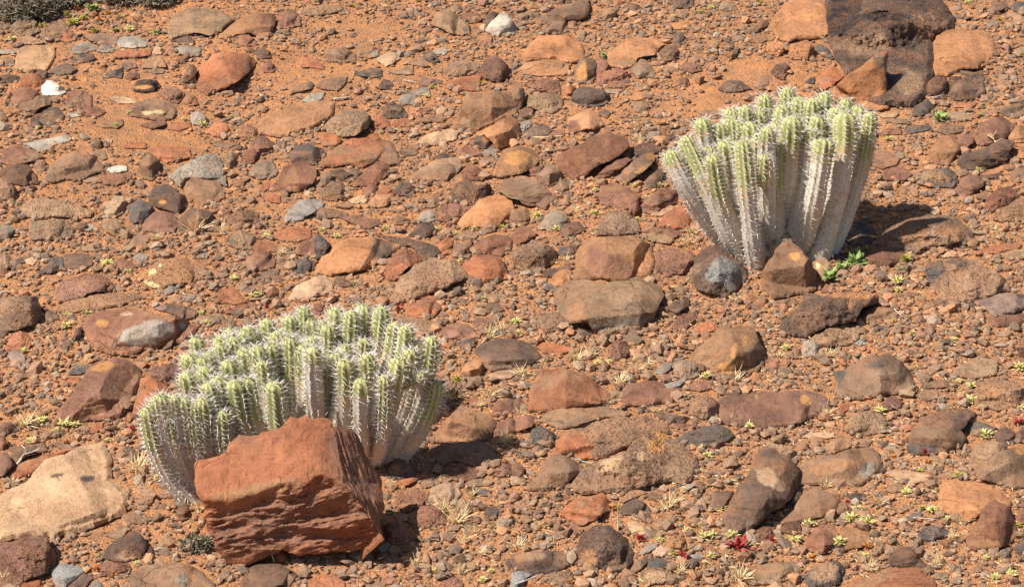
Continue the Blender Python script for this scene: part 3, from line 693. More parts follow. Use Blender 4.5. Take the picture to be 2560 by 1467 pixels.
ROCKS[3, 1] = """
-60,600 0,480 90,370 160,330 220,370 310,470 370,600 375,690 300,730 130,750 40,770 -50,680|br s 5 2|brown pyramid rock against tall cactus foot|200,450,40,30,0,oc
1605,90 1625,10 1730,-60 1800,-70 1880,10 1700,110 1650,130|rb v 5 1|
1665,180 1700,90 1800,30 1940,0 1940,190 1750,195|ob v 3 0|
540,330 590,250 680,215 780,230 820,320 740,370 620,370|dg s 4 1|dark grey rock in tall cactus shade
660,200 700,170 750,180 750,210 690,215|dg v 5 1|
770,360 850,290 900,210 1010,180 1150,130 1380,150 1490,220 1560,350 1400,350 1250,380 1130,430 1000,400|br v 4 1|low lumpy ochre-brown outcrop|1380,270,120,60,0,ob;1050,270,100,60,0,ob
695,460 760,380 900,365 990,390 1025,470 940,520 880,535 740,510|rb s 4 1|red-brown stone beside green leafy plants
330,500 360,460 430,460 520,600 500,620 400,625 340,540|gt s 4 2|smooth olive-tan stone with white smear|370,520,18,26,0,cr
430,470 500,430 600,440 615,480 530,500|db s 4 1|
510,410 530,365 630,370 630,430|rb s 5 1|
1155,580 1220,500 1390,455 1560,470 1700,560 1800,650 1810,710 1690,720 1620,780 1420,800 1300,800 1230,700|br v 4 1|big rounded boulder with blue-grey rim|1230,570,60,110,35,dg;1380,480,60,20,-20,dg;1440,520,60,50,0,db
1505,750 1560,730 1740,725 1906,730 1940,800 1906,850 1780,890 1690,900 1600,840|gp s 4 0|mauve-grey slab by blue-grey rimmed boulder
1615,900 1700,905 1850,870 1940,880 1940,960 1720,975 1680,970|rb s 5 0|
80,1000 90,930 200,840 250,790 270,730 350,725 400,740 600,710 830,735 870,790 700,830 660,930 500,950 380,1000 300,1050 130,1045|db v 7 1|long dark rock with orange crest|650,740,220,32,2,or;190,830,60,30,-30,ob;620,800,30,60,0,ob
665,920 680,850 750,825 880,830 980,870 960,920 830,930 750,955|br s 5 1|
300,1080 370,1020 500,960 620,950 690,1000 680,1060 600,1110 450,1130 380,1120|gt v 3 1|low grey speckled rock|430,1040,14,10,0,bk;530,965,12,10,0,bk
245,1170 260,1080 350,1080 400,1140 370,1190 280,1200|gy s 5 2|
175,1210 180,1130 245,1140 245,1210|br s 5 1|
490,1456 500,1310 580,1290 720,1210 900,1170 1010,1240 1110,1400 1060,1456 950,1480 700,1510 540,1510|br s 5 2|brown boulder with dark grey patches|800,1265,60,26,0,dg;535,1340,40,60,10,dg
1360,1330 1400,1270 1560,1200 1720,1220 1700,1330 1540,1370 1440,1350|gt s 2 0|
1540,1456 1560,1390 1700,1360 1860,1380 1940,1480 1900,1560 1700,1600 1560,1550|br v 5 1|tawny lumpy boulder near crimson plant|1700,1450,100,50,0,ob
1860,1240 1870,1080 1940,1010 1940,1260|rb s 5 0|
1140,1410 1200,1380 1340,1360 1400,1390 1300,1430 1180,1430|br s 2 0|
0,1280 0,1190 60,1220 105,1310 60,1320|rb s 4 2|
1530,430 1600,390 1780,350 1890,360 1880,390 1700,430 1560,440|ro s 3 0|
1290,460 1340,410 1480,430 1450,450|tn s 2 0|
1760,430 1820,395 1940,400 1940,460 1800,475|gt s 3 0|
45,820 60,780 200,760 240,800 150,830|br s 3 0|
1150,560 1200,490 1290,480 1250,520|rb s 2 0|
390,720 400,690 500,690 470,715|rb s 3 0|
1000,750 1040,715 1130,720 1110,755|rb s 3 0|
1140,770 1150,710 1240,700 1250,770 1200,780|or s 3 1|
640,1100 680,1070 740,1100 680,1120|bg s 3 0|
1840,550 1860,520 1906,530 1900,570|rb v 5 0|
1150,950 1240,950 1250,975 1190,985|rb s 3 0|
"""
ROCKS[0, 2] = """
-20,1120 -20,780 80,720 190,670 270,580 420,480 560,420 770,375 830,470 850,640 900,690 945,840 890,930 700,1000 540,1050 400,1105 360,1070 200,1090|tn s 2 1|huge tilted pale tan slab|650,650,50,20,-10,dg;430,620,60,14,-10,dg
55,590 170,530 300,480 480,430 550,425 420,480 290,560 220,620 100,670|ro s 5 0|long red slab behind huge tan slab
75,420 200,400 330,380 360,440 200,480 120,540 80,500|br s 2 0|
340,420 400,375 500,380 560,420 470,435 400,400|br s 4 1|
-20,650 -20,460 50,450 110,540 60,600|rb s 5 2|
-20,440 -20,340 45,345 50,420|rb s 5 1|
-20,320 -20,235 80,225 150,290 60,310|rb v 5 1|
-20,1440 -20,1130 100,1110 280,1070 360,1065 375,1140 410,1220 415,1280 360,1350 200,1400 100,1480|rb v 7 1|deeply pitted red lava block
375,1340 400,1290 480,1275 600,1300 640,1340 560,1400 480,1456 420,1456|bg s 4 1|smooth blue-grey rounded stone
755,1230 800,1160 870,1100 1000,1030 1040,1050 1140,1160 1150,1220 1050,1240 900,1270 800,1250|db s 4 2|dark brown peaked stone|950,1220,90,40,0,gt
720,1290 800,1260 960,1280 975,1320 880,1380 760,1370|rb v 4 1|
930,1400 1050,1300 1200,1275 1400,1280 1500,1330 1600,1430 1540,1500 1000,1500|br s 4 1|wide brown rock with grey smudge|1360,1390,50,60,0,gy
1000,720 1060,670 1120,720 1190,790 1110,840 1040,800|br v 4 2|
910,440 980,420 1050,460 990,520 930,490|db v 5 1|
1300,940 1330,870 1400,850 1410,940 1350,965|db v 5 2|
900,930 920,890 1040,910 1090,960 1050,990 930,970|br s 2 2|
780,1070 900,990 980,1020 880,1100|gt s 2 1|
150,1480 170,1390 290,1370 330,1456 320,1500|ro s 4 1|
470,1480 620,1350 700,1380 640,1450 540,1500|db s 4 1|
630,1480 720,1400 790,1456 780,1490|gy s 4 1|
1180,790 1200,735 1320,740 1300,790|rb s 4 1|
1260,1000 1300,965 1360,990 1340,1020|dg s 4 1|
660,310 680,260 770,225 760,280 700,310|ro s 3 1|
540,330 580,285 615,310 600,340|rb v 5 1|
400,1180 400,1150 460,1140 470,1180|gt s 4 2|
"""
ROCKS[1, 2] = """
-446,510 -350,490 -250,450 -126,330 0,315 160,255 210,215 255,170 400,165 500,180 550,215 570,270 700,310 800,390 850,470 900,570 940,660 965,760 970,880 950,960 940,1130 700,1170 400,1190 100,1230 -80,1290 -166,1305 -266,1180 -326,1080 -376,990 -396,880 -436,740 -426,640|bo s 5 3 BIG|great rust-orange boulder with striated flank|760,620,190,520,-20,rb;200,950,620,240,-8,rb;100,720,420,60,-10,ob
1330,380 1330,300 1440,180 1530,100 1680,150 1790,210 1800,260 1740,350 1600,390 1480,380|ob s 5 1|orange-brown boulder shaded by broad cactus
1740,270 1830,220 1906,190 1960,260 1906,330 1830,330 1750,340|rb s 3 1|
1290,410 1360,395 1500,380 1690,365 1770,430 1815,520 1620,550 1470,520 1400,555 1310,500|br s 6 1|brown block downhill of shaded boulder
1360,610 1430,550 1530,525 1650,590 1690,640 1560,670 1420,650|rb v 3 1|
960,620 965,570 1020,480 1060,470 1120,530 1195,600 1180,630 1080,655 980,650|dg v 5 2|dark grey granular cone-shaped stone|1030,560,50,70,0,gt
1020,730 1060,660 1200,630 1240,640 1140,690|ro s 3 0|
1225,680 1280,630 1380,640 1370,690 1260,720|br v 4 1|
1275,820 1310,710 1420,670 1510,690 1530,760 1500,820 1420,840 1360,835|gt s 4 2|grey-tan stone with pale front by straw
1030,850 1040,760 1130,720 1290,740 1290,800 1200,870 1090,900|rb v 3 1|
1130,970 1140,890 1230,850 1360,850 1410,920 1420,980 1300,1010 1180,1015|rb v 5 2|plum-brown oval rock beside dry grass
945,1060 955,990 1020,960 1100,990 1150,1080 1120,1125 1050,1135 980,1110|rb v 5 1|round plum stone beside great boulder
950,1000 960,950 1040,935 1120,980 1100,1000|or s 3 1|
1040,930 1140,905 1130,960 1090,960|gy s 3 1|
1690,910 1720,860 1790,850 1820,890 1780,940 1710,940|db v 5 2|
500,1170 540,1110 610,1085 680,1130 680,1190 590,1220 520,1200|gt v 5 2|round grey-tan stone at great boulder's foot|590,1150,60,50,0,db
680,1190 730,1145 840,1160 865,1190 850,1230 770,1270 690,1220|gy s 4 4|pale grey faceted stone below great boulder
100,1240 140,1170 250,1150 280,1200 250,1260 130,1280|ro s 5 2|
-130,1430 -60,1330 0,1260 160,1270 250,1320 320,1370 230,1430 100,1470 -100,1480|db s 4 2|dark rock downhill of great boulder
370,1480 390,1400 480,1360 590,1365 660,1420 680,1500 500,1520 380,1500|ro s 3 1|rust-red rounded rock downhill of great boulder
890,1170 930,1130 990,1130 1000,1180 930,1195|gy s 4 1|
570,1350 600,1310 680,1310 660,1350 610,1362|gt s 3 2|
1230,1310 1250,1210 1290,1200 1300,1310|gt s 4 1|
1310,1260 1330,1215 1365,1225 1340,1265|dg s 4 1|
1330,1470 1400,1400 1500,1370 1550,1430 1540,1500 1400,1500|rb v 3 1|
1855,1280 1870,1240 1940,1240 1940,1330 1880,1320|db v 5 1|
1620,740 1660,710 1760,740 1720,780 1650,770|dg s 2 0|
870,1210 900,1190 970,1230 930,1255|rb s 4 1|
810,1440 900,1400 980,1430 930,1470 830,1470|br s 2 0|
930,1400 980,1370 1080,1400 1060,1440 960,1430|rb s 3 1|
1750,120 1790,80 1860,50 1960,60 1960,150 1860,165 1770,170|rb s 3 1|
1550,60 1600,50 1730,70 1720,110 1600,100|ro s 3 0|
1400,130 1460,90 1520,95 1480,130|dg s 3 0|
1560,680 1620,640 1700,650 1690,700 1600,710|br s 3 1|
1750,600 1830,540 1940,530 1940,620 1800,640|rb v 4 1|
"""
ROCKS[2, 2] = """
205,220 260,150 330,110 500,110 700,115 900,160 860,190 650,200 470,260 380,280 290,260|gt s 2 0|long grey-brown slab under rust dome
440,290 620,220 800,190 1000,180 1140,240 1200,310 1000,330 850,420 780,440 700,500 600,500|br v 3 1|pitted brown rock behind tan-crusted boulder
430,690 470,620 540,560 640,510 850,440 920,350 1060,290 1180,320 1290,430 1370,480 1385,560 1345,640 1290,690 1170,665 1000,700 850,740 700,760 540,765 470,740|br v 5 1|large brown boulder with tan crust|730,540,110,40,-25,tn;1070,400,80,60,10,oc;1110,330,70,30,20,oc;960,480,80,30,-10,tn;880,600,120,60,0,gt
310,470 330,370 400,290 480,290 560,370 690,490 640,510 500,500 400,480|ro s 4 2|rust wedge beside tan-crusted boulder
565,330 600,315 750,380 690,430 640,410|gy s 2 0|
120,330 150,280 220,250 340,330 330,370 230,415 150,390|gy v 5 2|rough grey slag-like lump|230,330,90,70,0,dg
70,730 180,640 240,510 330,460 420,490 520,550 540,590 430,660 380,720 230,735|br s 4 1|smooth brown triangular rock
-10,330 -10,200 100,175 190,180 160,260 60,290|rb s 2 0|
-10,60 60,50 100,100 60,140 -10,150|rb s 3 1|
-10,600 -10,530 60,530 120,610 100,660 40,640|rb v 5 2|
-10,700 -10,620 60,640 90,690|gt s 3 1|
345,920 400,840 480,790 670,755 730,810 720,880 620,960 530,1000 440,960|ro b 4 1|flaky rust-red fissured stone
770,890 830,840 920,790 1000,830 1040,890 960,920 840,920|db s 4 2|
800,810 880,735 960,720 1000,760 900,790 830,830|br s 2 0|
470,1280 480,1130 520,1060 600,990 740,1010 860,1090 900,1200 900,1270 830,1340 760,1345 640,1310 540,1310|db v 5 2|round dark warty boulder|560,1240,80,60,0,ob;780,1290,80,40,0,br
-10,1300 0,1210 150,1185 330,1180 410,1210 435,1290 330,1340 250,1350 150,1360 50,1330|db s 5 3|dark grey-brown broken-faced rock|150,1220,120,30,0,gt
215,1400 300,1340 440,1335 470,1390 420,1430 290,1440|gt v 4 1|
-20,1480 0,1340 80,1330 150,1360 100,1400 30,1480|bg s 3 3|pale blue-grey cleft stone
50,1470 150,1425 290,1440 300,1490 60,1500|ro s 3 0|
850,1010 870,960 960,970 1020,1030 960,1080 920,1070|tn s 4 1|
930,1220 1000,1140 1090,1120 1080,1160 990,1210|gy s 3 1|
870,1340 920,1260 1040,1200 1050,1230 980,1300 900,1360|br s 4 1|
1000,1280 1040,1235 1130,1240 1190,1290 1110,1320 1010,1310|dg s 4 1|
1140,1140 1160,1080 1220,1060 1290,1100 1300,1170 1240,1205 1160,1190|ob v 5 2|round orange-brown stone by pink-white crust
1045,1190 1090,1150 1170,1160 1200,1200 1120,1230 1060,1220|pk v 4 1|small pinkish-white crumbly lump
940,1390 970,1310 1080,1300 1180,1330 1200,1390 1120,1430 980,1430|gt v 4 1|pale grey-tan gritty block|1080,1370,70,40,0,tn
1370,1060 1420,1035 1560,1030 1560,1070 1450,1100|rb v 3 0|
1310,1260 1350,1240 1410,1265 1380,1300|br s 4 1|
1310,1220 1400,1200 1430,1230 1380,1250|bg s 3 0|
1560,1000 1580,880 1680,720 1770,600 1800,500 1860,420 1900,400 2060,480 2160,590 2130,740 2000,860 1900,900 1860,960 1720,1060 1600,1030|db s 4 2|tilted dark boulder with pale scar|1900,640,70,90,-30,tn;1980,700,60,50,0,tn;1830,500,60,60,0,rb
1465,870 1490,760 1560,740 1650,740 1600,850 1560,880 1480,895|db s 5 1|
1235,360 1290,310 1400,270 1540,240 1620,290 1660,330 1590,370 1440,415 1300,400|dg b 4 1|flat slate-dark flaky rock
1530,240 1545,60 1600,15 1800,10 2000,0 2200,-10 2330,30 2390,100 2250,190 2080,260 1900,270 1700,260|rb s 6 2|long red-brown block with ochre tip|2180,55,40,35,0,oc;1820,40,16,20,0,oc
1310,170 1330,60 1400,30 1500,40 1545,90 1530,180 1420,205|br v 5 2|
1050,180 1100,145 1200,170 1320,190 1280,235 1170,225|db s 6 1|
1165,260 1200,230 1400,255 1380,285 1250,280|rb s 3 0|
1470,590 1530,560 1620,580 1580,610 1490,615|gt s 4 1|
1640,1350 1700,1310 1906,1280 2090,1260 2170,1320 2050,1400 1940,1430 1800,1440 1700,1400|gt s 5 1|flat-topped grey-brown wedge slab|1800,1330,140,40,-5,ob
1800,1080 1810,1020 1870,985 1960,1000 1960,1080 1890,1130 1830,1110|rb v 5 1|small rust stone by crimson plants
400,1060 440,960 520,1010 500,1050|rb s 3 1|
290,1090 310,1030 390,1030 400,1080 340,1100|br s 4 1|
1000,770 1040,745 1120,770 1090,820 1030,800|rb s 3 1|
1640,660 1680,610 1730,620 1700,670|dg s 3 1|
"""
ROCKS[3, 2] = """
560,280 610,190 680,145 800,140 880,190 900,240 850,290 760,330 620,320|gt v 4 1|rough tan-grey rounded slab
1030,440 1060,300 1150,190 1280,150 1480,125 1560,160 1500,220 1440,290 1490,350 1460,400 1330,450 1120,470|br s 3 2|broad brown slab with dark cleft|1420,250,60,100,20,db;1150,430,120,40,0,dg
1440,290 1480,240 1560,220 1710,270 1640,310 1500,310|dg b 4 0|
1475,225 1520,195 1550,210 1530,235|or s 4 0|
1690,350 1710,280 1800,275 1850,310 1830,390 1740,390|db s 5 1|
1820,380 1850,300 1940,270 1940,380|db s 4 0|
1480,600 1500,480 1550,390 1680,360 1790,400 1750,440 1620,520 1530,580 1510,620|gt b 4 0|blunt grey-brown layered block
1520,560 1620,500 1750,430 1860,400 1940,390 1940,700 1850,730 1700,680 1560,650|br s 5 0|angular brown block with pale notch|1700,565,110,22,-8,gt;1900,430,50,40,0,oc
1265,850 1275,700 1320,655 1450,660 1600,680 1720,730 1810,820 1800,860 1600,900 1500,970 1380,930 1280,890|or s 3 1|smooth orange boulder under brown boulder||
1470,1130 1490,1060 1560,960 1620,830 1680,815 1800,850 1840,950 1850,1080 1800,1140 1700,1160 1540,1185 1480,1160|rb s 6 1|brown boulder leaning on smooth orange boulder|1620,1130,120,40,0,ob
200,700 220,560 320,510 600,430 770,415 830,450 850,570 780,640 710,695 560,685 400,690|br s 6 2|long brown block with grey corner|740,580,70,50,-35,gy;500,560,220,40,-10,ob
80,1000 110,930 200,850 260,760 370,700 500,770 620,860 560,910 450,930 330,950 200,980|br s 4 3|brown peaked rock with shaded flank
140,860 160,760 220,740 260,760 200,850|db s 5 1|
80,1040 100,985 240,970 250,1030 180,1065|db v 5 1|
260,1130 330,1040 400,990 490,985 530,1060 470,1150 390,1210 320,1190|rb s 3 1|flat mauve-brown diamond-shaped stone
525,1010 620,1010 760,1050 770,1110 700,1160 580,1180 540,1090|ob s 2 1|
500,960 540,930 600,970 560,1000|br s 2 0|
870,1290 920,1210 1000,1150 1060,1150 1110,1220 1190,1290 1170,1340 1060,1310 960,1300|db b 6 3|dark striped pointed rock
560,1470 640,1400 800,1370 860,1330 1000,1300 1150,1320 1240,1390 1265,1470 1230,1520 700,1540|ro b 3 2|rust-red layered boulder below striped rock|750,1420,150,40,-10,ob
260,1380 330,1300 520,1250 575,1310 540,1400 480,1456 400,1500 300,1456|dg v 3 2|grey gritty slab with shaded flank|420,1350,150,80,0,gt
1110,1080 1150,1010 1230,990 1340,1030 1330,1080 1220,1110 1130,1115|dg v 4 1|
860,600 900,585 1050,590 1200,620 1200,660 1060,690 940,650|tn s 3 1|thin flat tan slab
870,740 910,690 1000,700 1010,740 930,755|br s 3 1|
405,440 490,350 580,325 630,340 620,410 500,460|ob s 2 1|
330,450 350,400 430,420 400,470|gt s 3 1|
250,340 300,305 490,305 500,340 400,360|tn s 2 0|
-10,500 -10,370 80,390 190,430 245,480 200,550 120,540|gt v 5 2|
820,130 870,60 930,25 1010,80 990,120 900,140|rb s 3 1|
500,140 560,90 650,80 650,120 560,160|ro s 3 0|
1090,30 1150,0 1260,-10 1270,50 1180,70|br s 3 1|
1190,510 1230,470 1330,500 1310,540 1230,545|gt s 3 1|
1110,1210 1150,1170 1250,1180 1230,1215 1150,1225|gt s 2 0|
1840,930 1890,870 1940,880 1940,980 1860,990|rb s 4 0|
1820,1170 1880,1110 1940,1120 1940,1210 1870,1215|dg v 4 0|
580,780 640,750 730,760 720,800 640,810|db s 4 1|
1010,950 1080,900 1150,900 1130,950 1050,970|dg s 3 1|
1720,1220 1770,1165 1830,1150 1790,1220|rb s 3 0|
1220,1390 1250,1340 1350,1350 1310,1400|gt s 3 1|
650,370 690,350 780,360 740,420 670,410|gt s 2 1|
"""
def parse():
    out = []
    for (cx, cy), txt in ROCKS.items():
        T = lambda x, y: (cx * 640 + x / TS, cy * 489 + y / TS)
        for line in txt.strip().splitlines():
            f = line.split('|')
            poly = np.array([T(*map(float, q.split(','))) for q in f[0].split()])
            a = f[1].split()
            pts = []
            if len(f) > 3 and f[3].strip():
                for q in f[3].split(';'):
                    x, y, rx, ry, an, c = q.split(',')
                    pts.append((*T(float(x), float(y)), float(rx) / TS, float(ry) / TS, math.radians(float(an)), c))
            x, y = poly[:, 0], poly[:, 1]; x2, y2 = np.roll(x, -1), np.roll(y, -1)
            cr = x * y2 - x2 * y; A = cr.sum() / 2
            cen = np.array([((x + x2) * cr).sum(), ((y + y2) * cr).sum()]) / (6 * A)
            out.append(dict(poly=poly, col=a[0], kind=a[1], fr=int(a[2]) / 10, rr=int(a[3]) / 10, big='BIG' in a, c=next((float(z[2:]) for z in a if z.startswith('c=')), 0.0),
                            lab=f[2].strip() if len(f) > 2 else '', patches=pts, area=abs(A), cen=cen))
    return out
RK = parse()

def resample(poly, n, seed, amp):
    P = np.vstack([poly, poly[:1]]); d = np.linalg.norm(np.diff(P, axis=0), axis=1); L = np.concatenate([[0], np.cumsum(d)])
    # rounded corners: sample densely, smooth lightly, then resample
    t = np.linspace(0, L[-1], 4 * n, endpoint=False)
    q = np.stack([np.interp(t, L, P[:, 0]), np.interp(t, L, P[:, 1])], 1)
    for _ in range(1): q = (np.roll(q, 1, 0) + 2 * q + np.roll(q, -1, 0)) / 4
    q = q[::4]
    c = q.mean(0); dirv = q - c; r = np.linalg.norm(dirv, axis=1, keepdims=True)
    p3 = np.stack([q[:, 0], q[:, 1], np.full(len(q), seed * 3.7)], 1)
    size = math.sqrt(abs(np.prod(poly.max(0) - poly.min(0))))
    k = fbm(p3, 5.0 / size, 4, seed, 0.6) * amp
    return q + dirv / r * (k * size)[:, None]

def softmin(W, k):
    m = W.min(0); return m - k * np.log(np.exp(-(W - m) / k).sum(0))

from mathutils.geometry import delaunay_2d_cdt
def inside(poly, pts):
    X, Y = pts[:, 0], pts[:, 1]; r = np.zeros(len(pts), bool)
    for (xa, ya), (xb, yb) in zip(poly, np.roll(poly, -1, 0)):
        if ya != yb: r ^= ((ya > Y) != (yb > Y)) & (X < (xb - xa) * (Y - ya) / (yb - ya) + xa)
    return r

def build_rock(R, i):
    rg = np.random.default_rng(100 + i)
    poly = R['poly']; x0, y0 = poly.min(0); x1, y1 = poly.max(0); cen = R['cen'].copy()
    wpx, hpx = x1 - x0, y1 - y0; size_px = math.sqrt(wpx * hpx)
    sp = float(np.clip(size_px / 22, 2.6, 4.2))           # sample spacing in photo pixels
    if R['big']: sp = 2.6
    n = int(np.clip((wpx + hpx) * 2 / sp, 30, 600))
    q = resample(poly, n, i, 0.045 if R['kind'] == 's' else 0.06); n = len(q)
    # contact: lowest part of the outline stands on the soil
    low = poly[np.argmax(poly[:, 1])]
    G, D = hit([[0.6 * low[0] + 0.4 * cen[0], y1 - R['c'] * hpx]]); D = float(D[0])
    k = D / FPX
    H, W = hpx * k, wpx * k; size = math.sqrt(H * W)
    gx, gy = np.meshgrid(np.arange(x0, x1, sp), np.arange(y0, y1, sp * 0.87)); gx = gx + (np.arange(len(gy)) % 2)[:, None] * sp / 2
    g = np.stack([gx.ravel(), gy.ravel()], 1) + rg.uniform(-0.25, 0.25, (gx.size, 2)) * sp
    inp = inside(q, g); g = g[inp]
    dm = np.sqrt(((g[:, None, :] - q[None]) ** 2).sum(2)).min(1) if len(g) else np.zeros(0)
    g, dm = g[dm > sp * 0.55], dm[dm > sp * 0.55]
    vo, _, fo, ov, _, _ = delaunay_2d_cdt([Vector(p) for p in np.vstack([q, g]) - cen], [(a, (a + 1) % n) for a in range(n)], [], 1, 1e-4)
    px = np.array([(v.x, v.y) for v in vo]) + cen
    TF = np.array([f for f in fo if len(f) == 3], int)
    loop = {}
    for a, src in enumerate(ov):
        for b_ in src: loop[b_] = a
    rimi = np.array([loop[a] for a in range(n) if a in loop]); n = len(rimi)
    dist = np.sqrt(((px[:, None, :] - q[None]) ** 2).sum(2)).min(1); dist[rimi] = 0
    ring = 1 - dist / max(dist.max(), 1e-6)
    u = (px[:, 0] - (x0 + x1) / 2) * k; v = (y1 - px[:, 1]) * k
    gcot = 1 / math.tan(PITCH + SLOPE + (cen[1] - IH / 2) / FPX)
    jit = lambda s: rg.normal() * s
    if R['big']:
        U = lambda tx: ((640 + tx / TS) - (x0 + x1) / 2) * k
        Vv = lambda ty: (y1 - (978 + ty / TS)) * k
        tx = ((u / k + (x0 + x1) / 2) - 640) * TS; vrd = Vv(np.interp(tx, [-446, -200, 0, 200, 480, 620, 930], [850, 860, 800, 680, 655, 740, 980]))
        A0 = 0.22 * H - 0.80 * (v - vrd) - 0.25 * (vrd - Vv(680)); B0 = 0.22 * H + 0.32 * (v - vrd) + 0.32 * (vrd - Vv(700))
        ur = U(np.interp(-v, [-Vv(170), -Vv(250), -Vv(680), -Vv(800), -Vv(1100)], [540, 555, 625, 720, 925]))
        pl = [A0 + 0.10 * (u - U(200)), B0 + 0.04 * (u - U(200)),
              np.minimum(A0, B0) + 0.06 * H - 1.35 * (u - ur),
              0.20 * H + 0.9 * (u - U(-330)) - 0.3 * (v - Vv(700)),
              0.16 * H - 1.9 * (v - Vv(280)) - 0.5 * (u - U(200))]
        act = np.argmin(np.array(pl), 0)
        w = softmin(np.array(pl), 0.008)
        p3 = np.stack([u, v, w], 1)
        tilt = p3 + np.stack([0 * u, -0.22 * u + 0.05 * noise(p3, 5, 77), 0 * u], 1)
        ledge = fbm(tilt * [1.3, 3.0, 1.0], 2.9, 5, 5, 0.6); led2 = ridged(tilt * [1.0, 2.6, 1.0], 4.5, 4, 6)
        lower = (1 / (1 + np.exp((v - vrd - 0.05 * noise(p3, 6, 31)) / 0.010))) * (act != 2)
        w += lower * (0.075 * ledge + 0.032 * led2 - 0.040) * np.clip(v / 0.10, 0, 1)
        vv = v + 0.30 * u
        stri = ridged(np.stack([u * 1.0 + 0.28 * v, v * 0.10, w * 0.3], 1), 55, 3, 9)
        w += (act == 2) * (0.014 * stri + 0.016 * fbm(p3, 9, 3, 12))
        w += (1 - lower) * (act != 2) * (0.016 * fbm(p3, 5, 5, 15) + 0.004 * ridged(p3, 22, 2, 16))
        wr = 0.2 * H
    else:
        fr, rrt = R['fr'] + rg.uniform(-0.05, 0.05), R['rr'] + rg.uniform(-0.03, 0.05)
        vr = fr * H; sF = rg.uniform(-0.15, 0.40); wr = sF * vr
        st = rg.uniform(0.55, 0.85) if fr < 0.45 else rg.uniform(0.45, 0.75)
        pl = [wr - st * gcot * (v - vr) + jit(0.18) * u,
              wr + sF * (v - vr) + jit(0.22) * u]
        ur = W / 2 - rrt * W
        pl.append(wr - rg.uniform(0.9, 1.7) * (u - ur) + jit(0.3) * (v - vr) - 0.3 * st * gcot * np.maximum(0, v - vr))
        ul = -W / 2 + rg.uniform(0.04, 0.18) * W
        pl.append(wr + rg.uniform(0.5, 1.1) * (u - ul) + jit(0.3) * (v - vr) - 0.2 * st * gcot * np.maximum(0, v - vr))
        for _ in range(rg.integers(2, 5)):            # chipped corners
            a = rg.uniform(-0.05, 1.05) * math.pi; d = rg.uniform(0.26, 0.44)
            e = (u * math.cos(a) / W * math.sqrt(W * H) + (v - H / 2) * math.sin(a) / H * math.sqrt(W * H)) - d * math.sqrt(W * H)
            base = np.minimum(pl[0], pl[1])
            pl.append(base - rg.uniform(0.7, 1.6) * e + 0.0)
        w = softmin(np.array(pl), 0.002 * size)
        # faceting: lowest of random tangent planes to a shallow dome
        cu = rg.uniform(0.30, 0.62) * size; un, vn = 1.0 * u / (W / 2), v / H; tg = []
        for _ in range(rg.integers(8, 14)):
            pu, pv = rg.uniform(-0.8, 0.8), rg.uniform(0, 0.95)
            tg.append(-cu * (pu * pu + pv * pv) - 2 * cu * (pu * (un - pu) + pv * (vn - pv)) + rg.uniform(0, 0.25) * cu
                      + rg.normal(0, 0.42) * (u - pu * W / 2) + rg.normal(0, 0.30) * (v - pv * H))
        w += softmin(np.array(tg), 0.0015 * size)
        p3 = np.stack([u, v, w], 1) + i * 5.3
        A = {'s': 0.8, 'v': 1.4, 'b': 1.1}[R['kind']]
        w += size * A * (0.012 * fbm(p3, 3.5 / size, 4, i, 0.6) + 0.013 * ridged(p3, 6.0 / size, 3, i + 3))
        # broken steps
        sq = 2.5 * fbm(p3 * [1, 1.5, 1], 1.6 / size, 3, i + 9, 0.6); fl = np.floor(sq); fx = np.clip((sq - fl) / 0.25, 0, 1)
        w += size * 0.04 * (fl + fx * fx * (3 - 2 * fx)) / 2.5
        if R['kind'] == 'v' and size > 0.25:
            w += min(1.0, size / 0.45) * (0.055 * fbm(p3, 6, 5, 81, 0.62) + 0.026 * ridged(p3, 12, 3, 82))
        if R['kind'] == 'v':
            w -= 0.007 * np.clip(ridged(p3, 34, 2, 21) - 0.25, 0, 1) + 0.006 * np.clip(noise(p3, 55, 22), 0, 1)
        if R['kind'] == 'b':
            w += 0.05 * size * ridged(p3 * [0.7, 4.5, 1], 2.2 / size, 3, i + 14)
    w -= size * 0.02 * np.clip(1 - dist / (0.04 * size_px), 0, 1) ** 2
    ry = rays(px); drop = -(ry @ NV)
    wall = 0.9 * np.minimum(dist * k, 0.045 * size) + 0.10 * np.maximum(0, dist * k - 0.045 * size)
    if R['big']: wall *= 0.1
    for _ in range(3):                                  # keep the seen skin just proud of the soil, along the line of sight
        Wp = CAM + ry * (D - w)[:, None]
        hgt = Wp @ NV - gfine(Wp @ XV, Wp @ TV)
        w = w + np.maximum(0, (-0.03 if R['big'] else 0.004 + 0.010 * size + wall) - hgt) / drop
    Wp = CAM + ry * (D - w)[:, None]
    F = []
    a = np.arange(n); b = np.roll(a, -1)
    e1, e2 = px[TF[:, 1]] - px[TF[:, 0]], px[TF[:, 2]] - px[TF[:, 0]]
    cw = (e1[:, 0] * e2[:, 1] - e1[:, 1] * e2[:, 0]) > 0      # photo y runs down: make them face the viewer
    TF[cw] = TF[cw][:, ::-1]
    F.append(TF)
    quads = []
    rim = Wp[rimi]
    rs, rt = rim @ XV, rim @ TV
    rh = rim @ NV - gheight(rs, rt)
    cs, ct = rs.mean(), rt.mean()
    sink = 0.02 + 0.05 * size
    ins = 0.34 if R['big'] else 0.28
    i1 = 0.2 if R['big'] else 0.12
    s1, t1 = rs + (cs - rs) * i1, rt + (ct - rt) * 0.06
    mid = s1[:, None] * XV + t1[:, None] * TV + (gheight(s1, t1) + rh * 0.5 - 0.3 * sink)[:, None] * NV
    s2, t2 = rs + (cs - rs) * ins, rt + (ct - rt) * ins
    # under the lower outline the rock curves back out of sight, so its foot lies where the line of sight meets the soil
    qr = px[rimi]; tan_ = np.roll(qr, -1, 0) - np.roll(qr, 1, 0); nrm = np.stack([tan_[:, 1], -tan_[:, 0]], 1)
